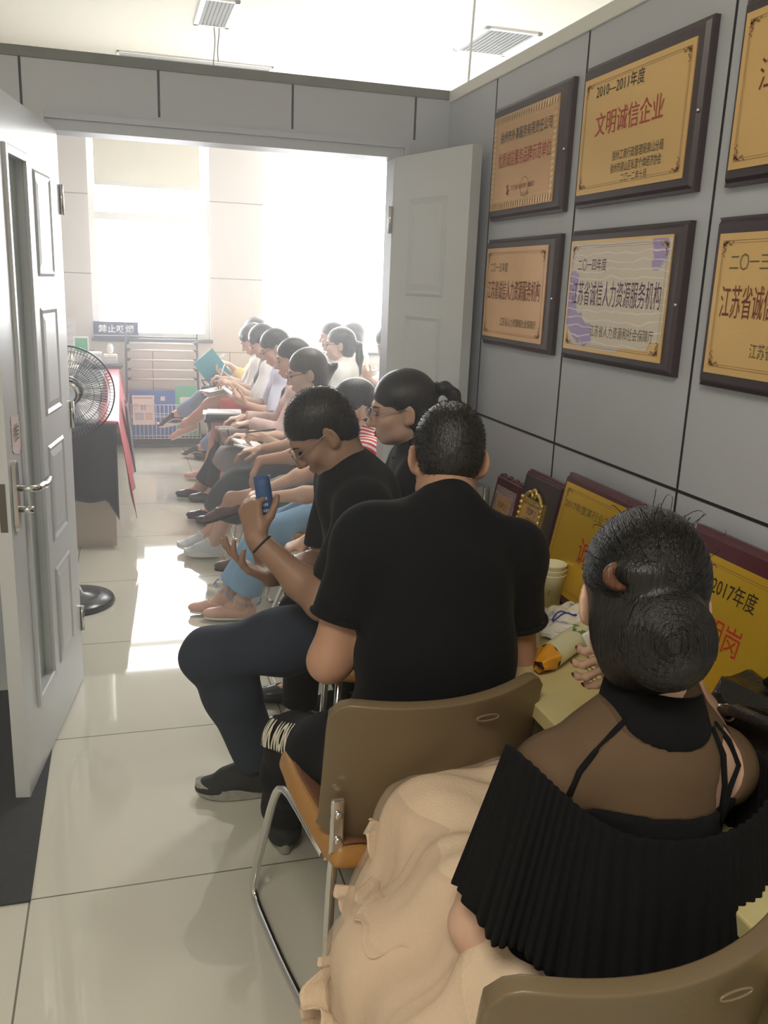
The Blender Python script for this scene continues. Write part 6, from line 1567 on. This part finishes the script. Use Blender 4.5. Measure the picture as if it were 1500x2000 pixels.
# woman in yellow nearest the windows
J = skel(1.20, 7.86, 80, .55, 1.0, 'f', lean=-8, lean2=6, neck=20, stretch=.84, head=(0, 30, 0), handL=hand((.90, 7.78, .84), (-.8, .1, .3), (.2, .2, -.8), curl=(40, 40, 25)), elbL=A(.3, -.6, -.6), handR=hand((.86, 7.96, .80)))
T = person('woman in a yellow blouse writing, nearest the window wall', J, HF_, M_SKIN2); H = HP(J)
P_, S_, C_ = hair_cap(J, -.10, 1.1, .084)
for q in (-1, 1): P_ += [cap(H(q*.065, .04, .04), H(q*.078, .035, -.15), .020, .010, None, 1, .025)]
soft('hair', P_, .007, M_HAIRB, T, S_, []); face_parts(J, T)
top(J, T, HF_, M_YEL, 'blouse', .016, 1.6, flare=.015, amp=.005); trousers(J, T, .009, M_DENIMD, t=1.9)
for S in 'RL': shoe(J, S, T, 'flat', M_FLATB, M_BLKPANT)
sit(J, 'brown shell chair under the woman in the yellow blouse')
t = thing('pen', 'white marker in the hand of the woman in yellow', 'pen', (.80, 7.77, .90)); MB().tube([(-.06, 0, -.03), (.05, .01, .03)], .006, 8).build('barrel', M_SOLEW, t)

# second row, towards the right
J = skel(1.70, 6.85, 70, .54, 1.0, 'f', lean=-4, lean2=4, neck=12, head=(4, 2, 0), hs=1.06, stretch=.78)
T = person('woman with glasses and a long ponytail in a white shirt in the second row', J, HM, M_SKIN2); H = HP(J); k = J['hs']
P_, S_, C_ = hair_cap(J, -.08, 1.05, .080); tail = [H(0, -.11, .02), H(0, -.145, .0), H(0, -.150, -.09), H(0, -.135, -.20), H(0, -.12, -.30)]
for i in range(4): P_.append(cap(tail[i], tail[i+1], (.018, .026, .030, .024)[i]*k, (.026, .030, .024, .008)[i]*k, None, 1, .012))
soft('hair', P_, .0065, M_HAIR, T, S_, []); face_parts(J, T, glasses=M_FRAME)
top(J, T, HM, M_WHT, 'shirt', .015, 1.2, flare=.015); collar_ring(J, T, M_WHT, 'shirt_collar', .060, hgt=.009); trousers(J, T, .009, M_BLKPANT, t=1.9)
for S in 'RL': shoe(J, S, T, 'flat', M_FLATB, M_BLKPANT)
sit(J, 'brown shell chair under the second row woman with the long ponytail')
J = skel(1.82, 7.62, 78, .55, 1.0, 'm', stretch=.82, lean=-2, lean2=4, neck=12, head=(0, 8, 0))
T = person('person with short black hair half hidden behind the second row woman with the ponytail', J, HF_, M_SKIN)
short_hair(J, T, .0065, M_HAIR); face_parts(J, T); top(J, T, HF_, mat('grey_shirt', srgb(170, 172, 176), .8), 'shirt', .014, .9, flare=.014); trousers(J, T, .009, M_BLKPANT, t=1.9)
for S in 'RL': shoe(J, S, T, 'sneaker', M_SHOEB, M_SOLEW)
sit(J, 'brown shell chair under the short haired person in the second row')
J = skel(2.09, 8.02, 60, .54, 1.0, 'f', lean=-4, lean2=4, neck=12, head=(6, 6, 0), hs=1.05, stretch=.78)
T = person('woman with long loose hair in a beige cardigan at the back of the second row', J, HF_, M_SKIN2); H = HP(J)
P_, S_, C_ = hair_cap(J, -.12, 1.15, .082)
for q in (-1, 0, 1): P_ += [cap(H(q*.055, -.05, .0), H(q*.065, -.075, -.20), .045, .040, None, 1, .03), cap(H(q*.065, -.075, -.20), H(q*.055, -.07, -.30), .04, .014, None, 1, .03)]
soft('hair', P_, .007, M_HAIRB, T, S_, []); face_parts(J, T); top(J, T, HF_, M_BEIGEC, 'cardigan', .018, 1.9, flare=.012); trousers(J, T, .009, M_DENIMM, t=1.9)
for S in 'RL': shoe(J, S, T, 'flat', M_FLATB, M_BLKPANT)
sit(J, 'brown shell chair under the woman with long loose hair')
J = skel(2.22, 6.98, 80, .54, 1.0, 'f', stretch=.87, lean=0, lean2=10, neck=26, head=(0, 32, 0), handL=hand((1.90, 6.86, .83), (-.6, .1, .7), (.5, .5, 0), curl=(40, 45, 30)), elbL=A(.3, -.6, -.6), handR=hand((1.92, 7.06, .80), (-.7, 0, .5), (.3, -.5, .3), curl=(40, 45, 30)))
T = person('girl with tied back hair in a khaki shirt partly hidden by the right door', J, HM, M_SKIN2); H = HP(J)
P_, S_, C_ = hair_cap(J, -.085, 1.05, .084); soft('hair', P_, .0065, M_HAIRB, T, S_, []); face_parts(J, T)
top(J, T, HM, M_KHAKI, 'shirt', .016, 1.1, flare=.02, amp=.005); collar_ring(J, T, M_KHAKI, 'shirt_collar', .060, hgt=.009); trousers(J, T, .009, M_DENIMM, t=1.9)
for S in 'RL': shoe(J, S, T, 'sneaker', M_SHOEW, M_SOLEW)
sit(J, 'brown shell chair under the girl in the khaki shirt')
# ================================================================== ADDED HAZE VOLUME STANDING IN FOR LENS GLARE
if GLARE_HAZE_DENSITY > 0:
    hz = MB().b2((-2.98, 1.25, .004), (4.58, 8.585, 3.296)).build('glare_haze', None)
    m = bpy.data.materials.new('thin_glare_haze'); m.use_nodes = True; nt = m.node_tree
    for n in list(nt.nodes):
        if n.type == 'BSDF_PRINCIPLED': nt.nodes.remove(n)
    v = nt.nodes.new('ShaderNodeVolumeScatter'); v.inputs['Density'].default_value = GLARE_HAZE_DENSITY; v.inputs['Anisotropy'].default_value = .55; v.inputs['Color'].default_value = (.97, .98, 1, 1)
    nt.links.new(v.outputs[0], nt.nodes['Material Output'].inputs['Volume']); hz.data.materials.append(m)
    tag(hz, 'added thin bright volume imitating lens glare around the doorway and the far room', 'glare_haze', kind='stuff')
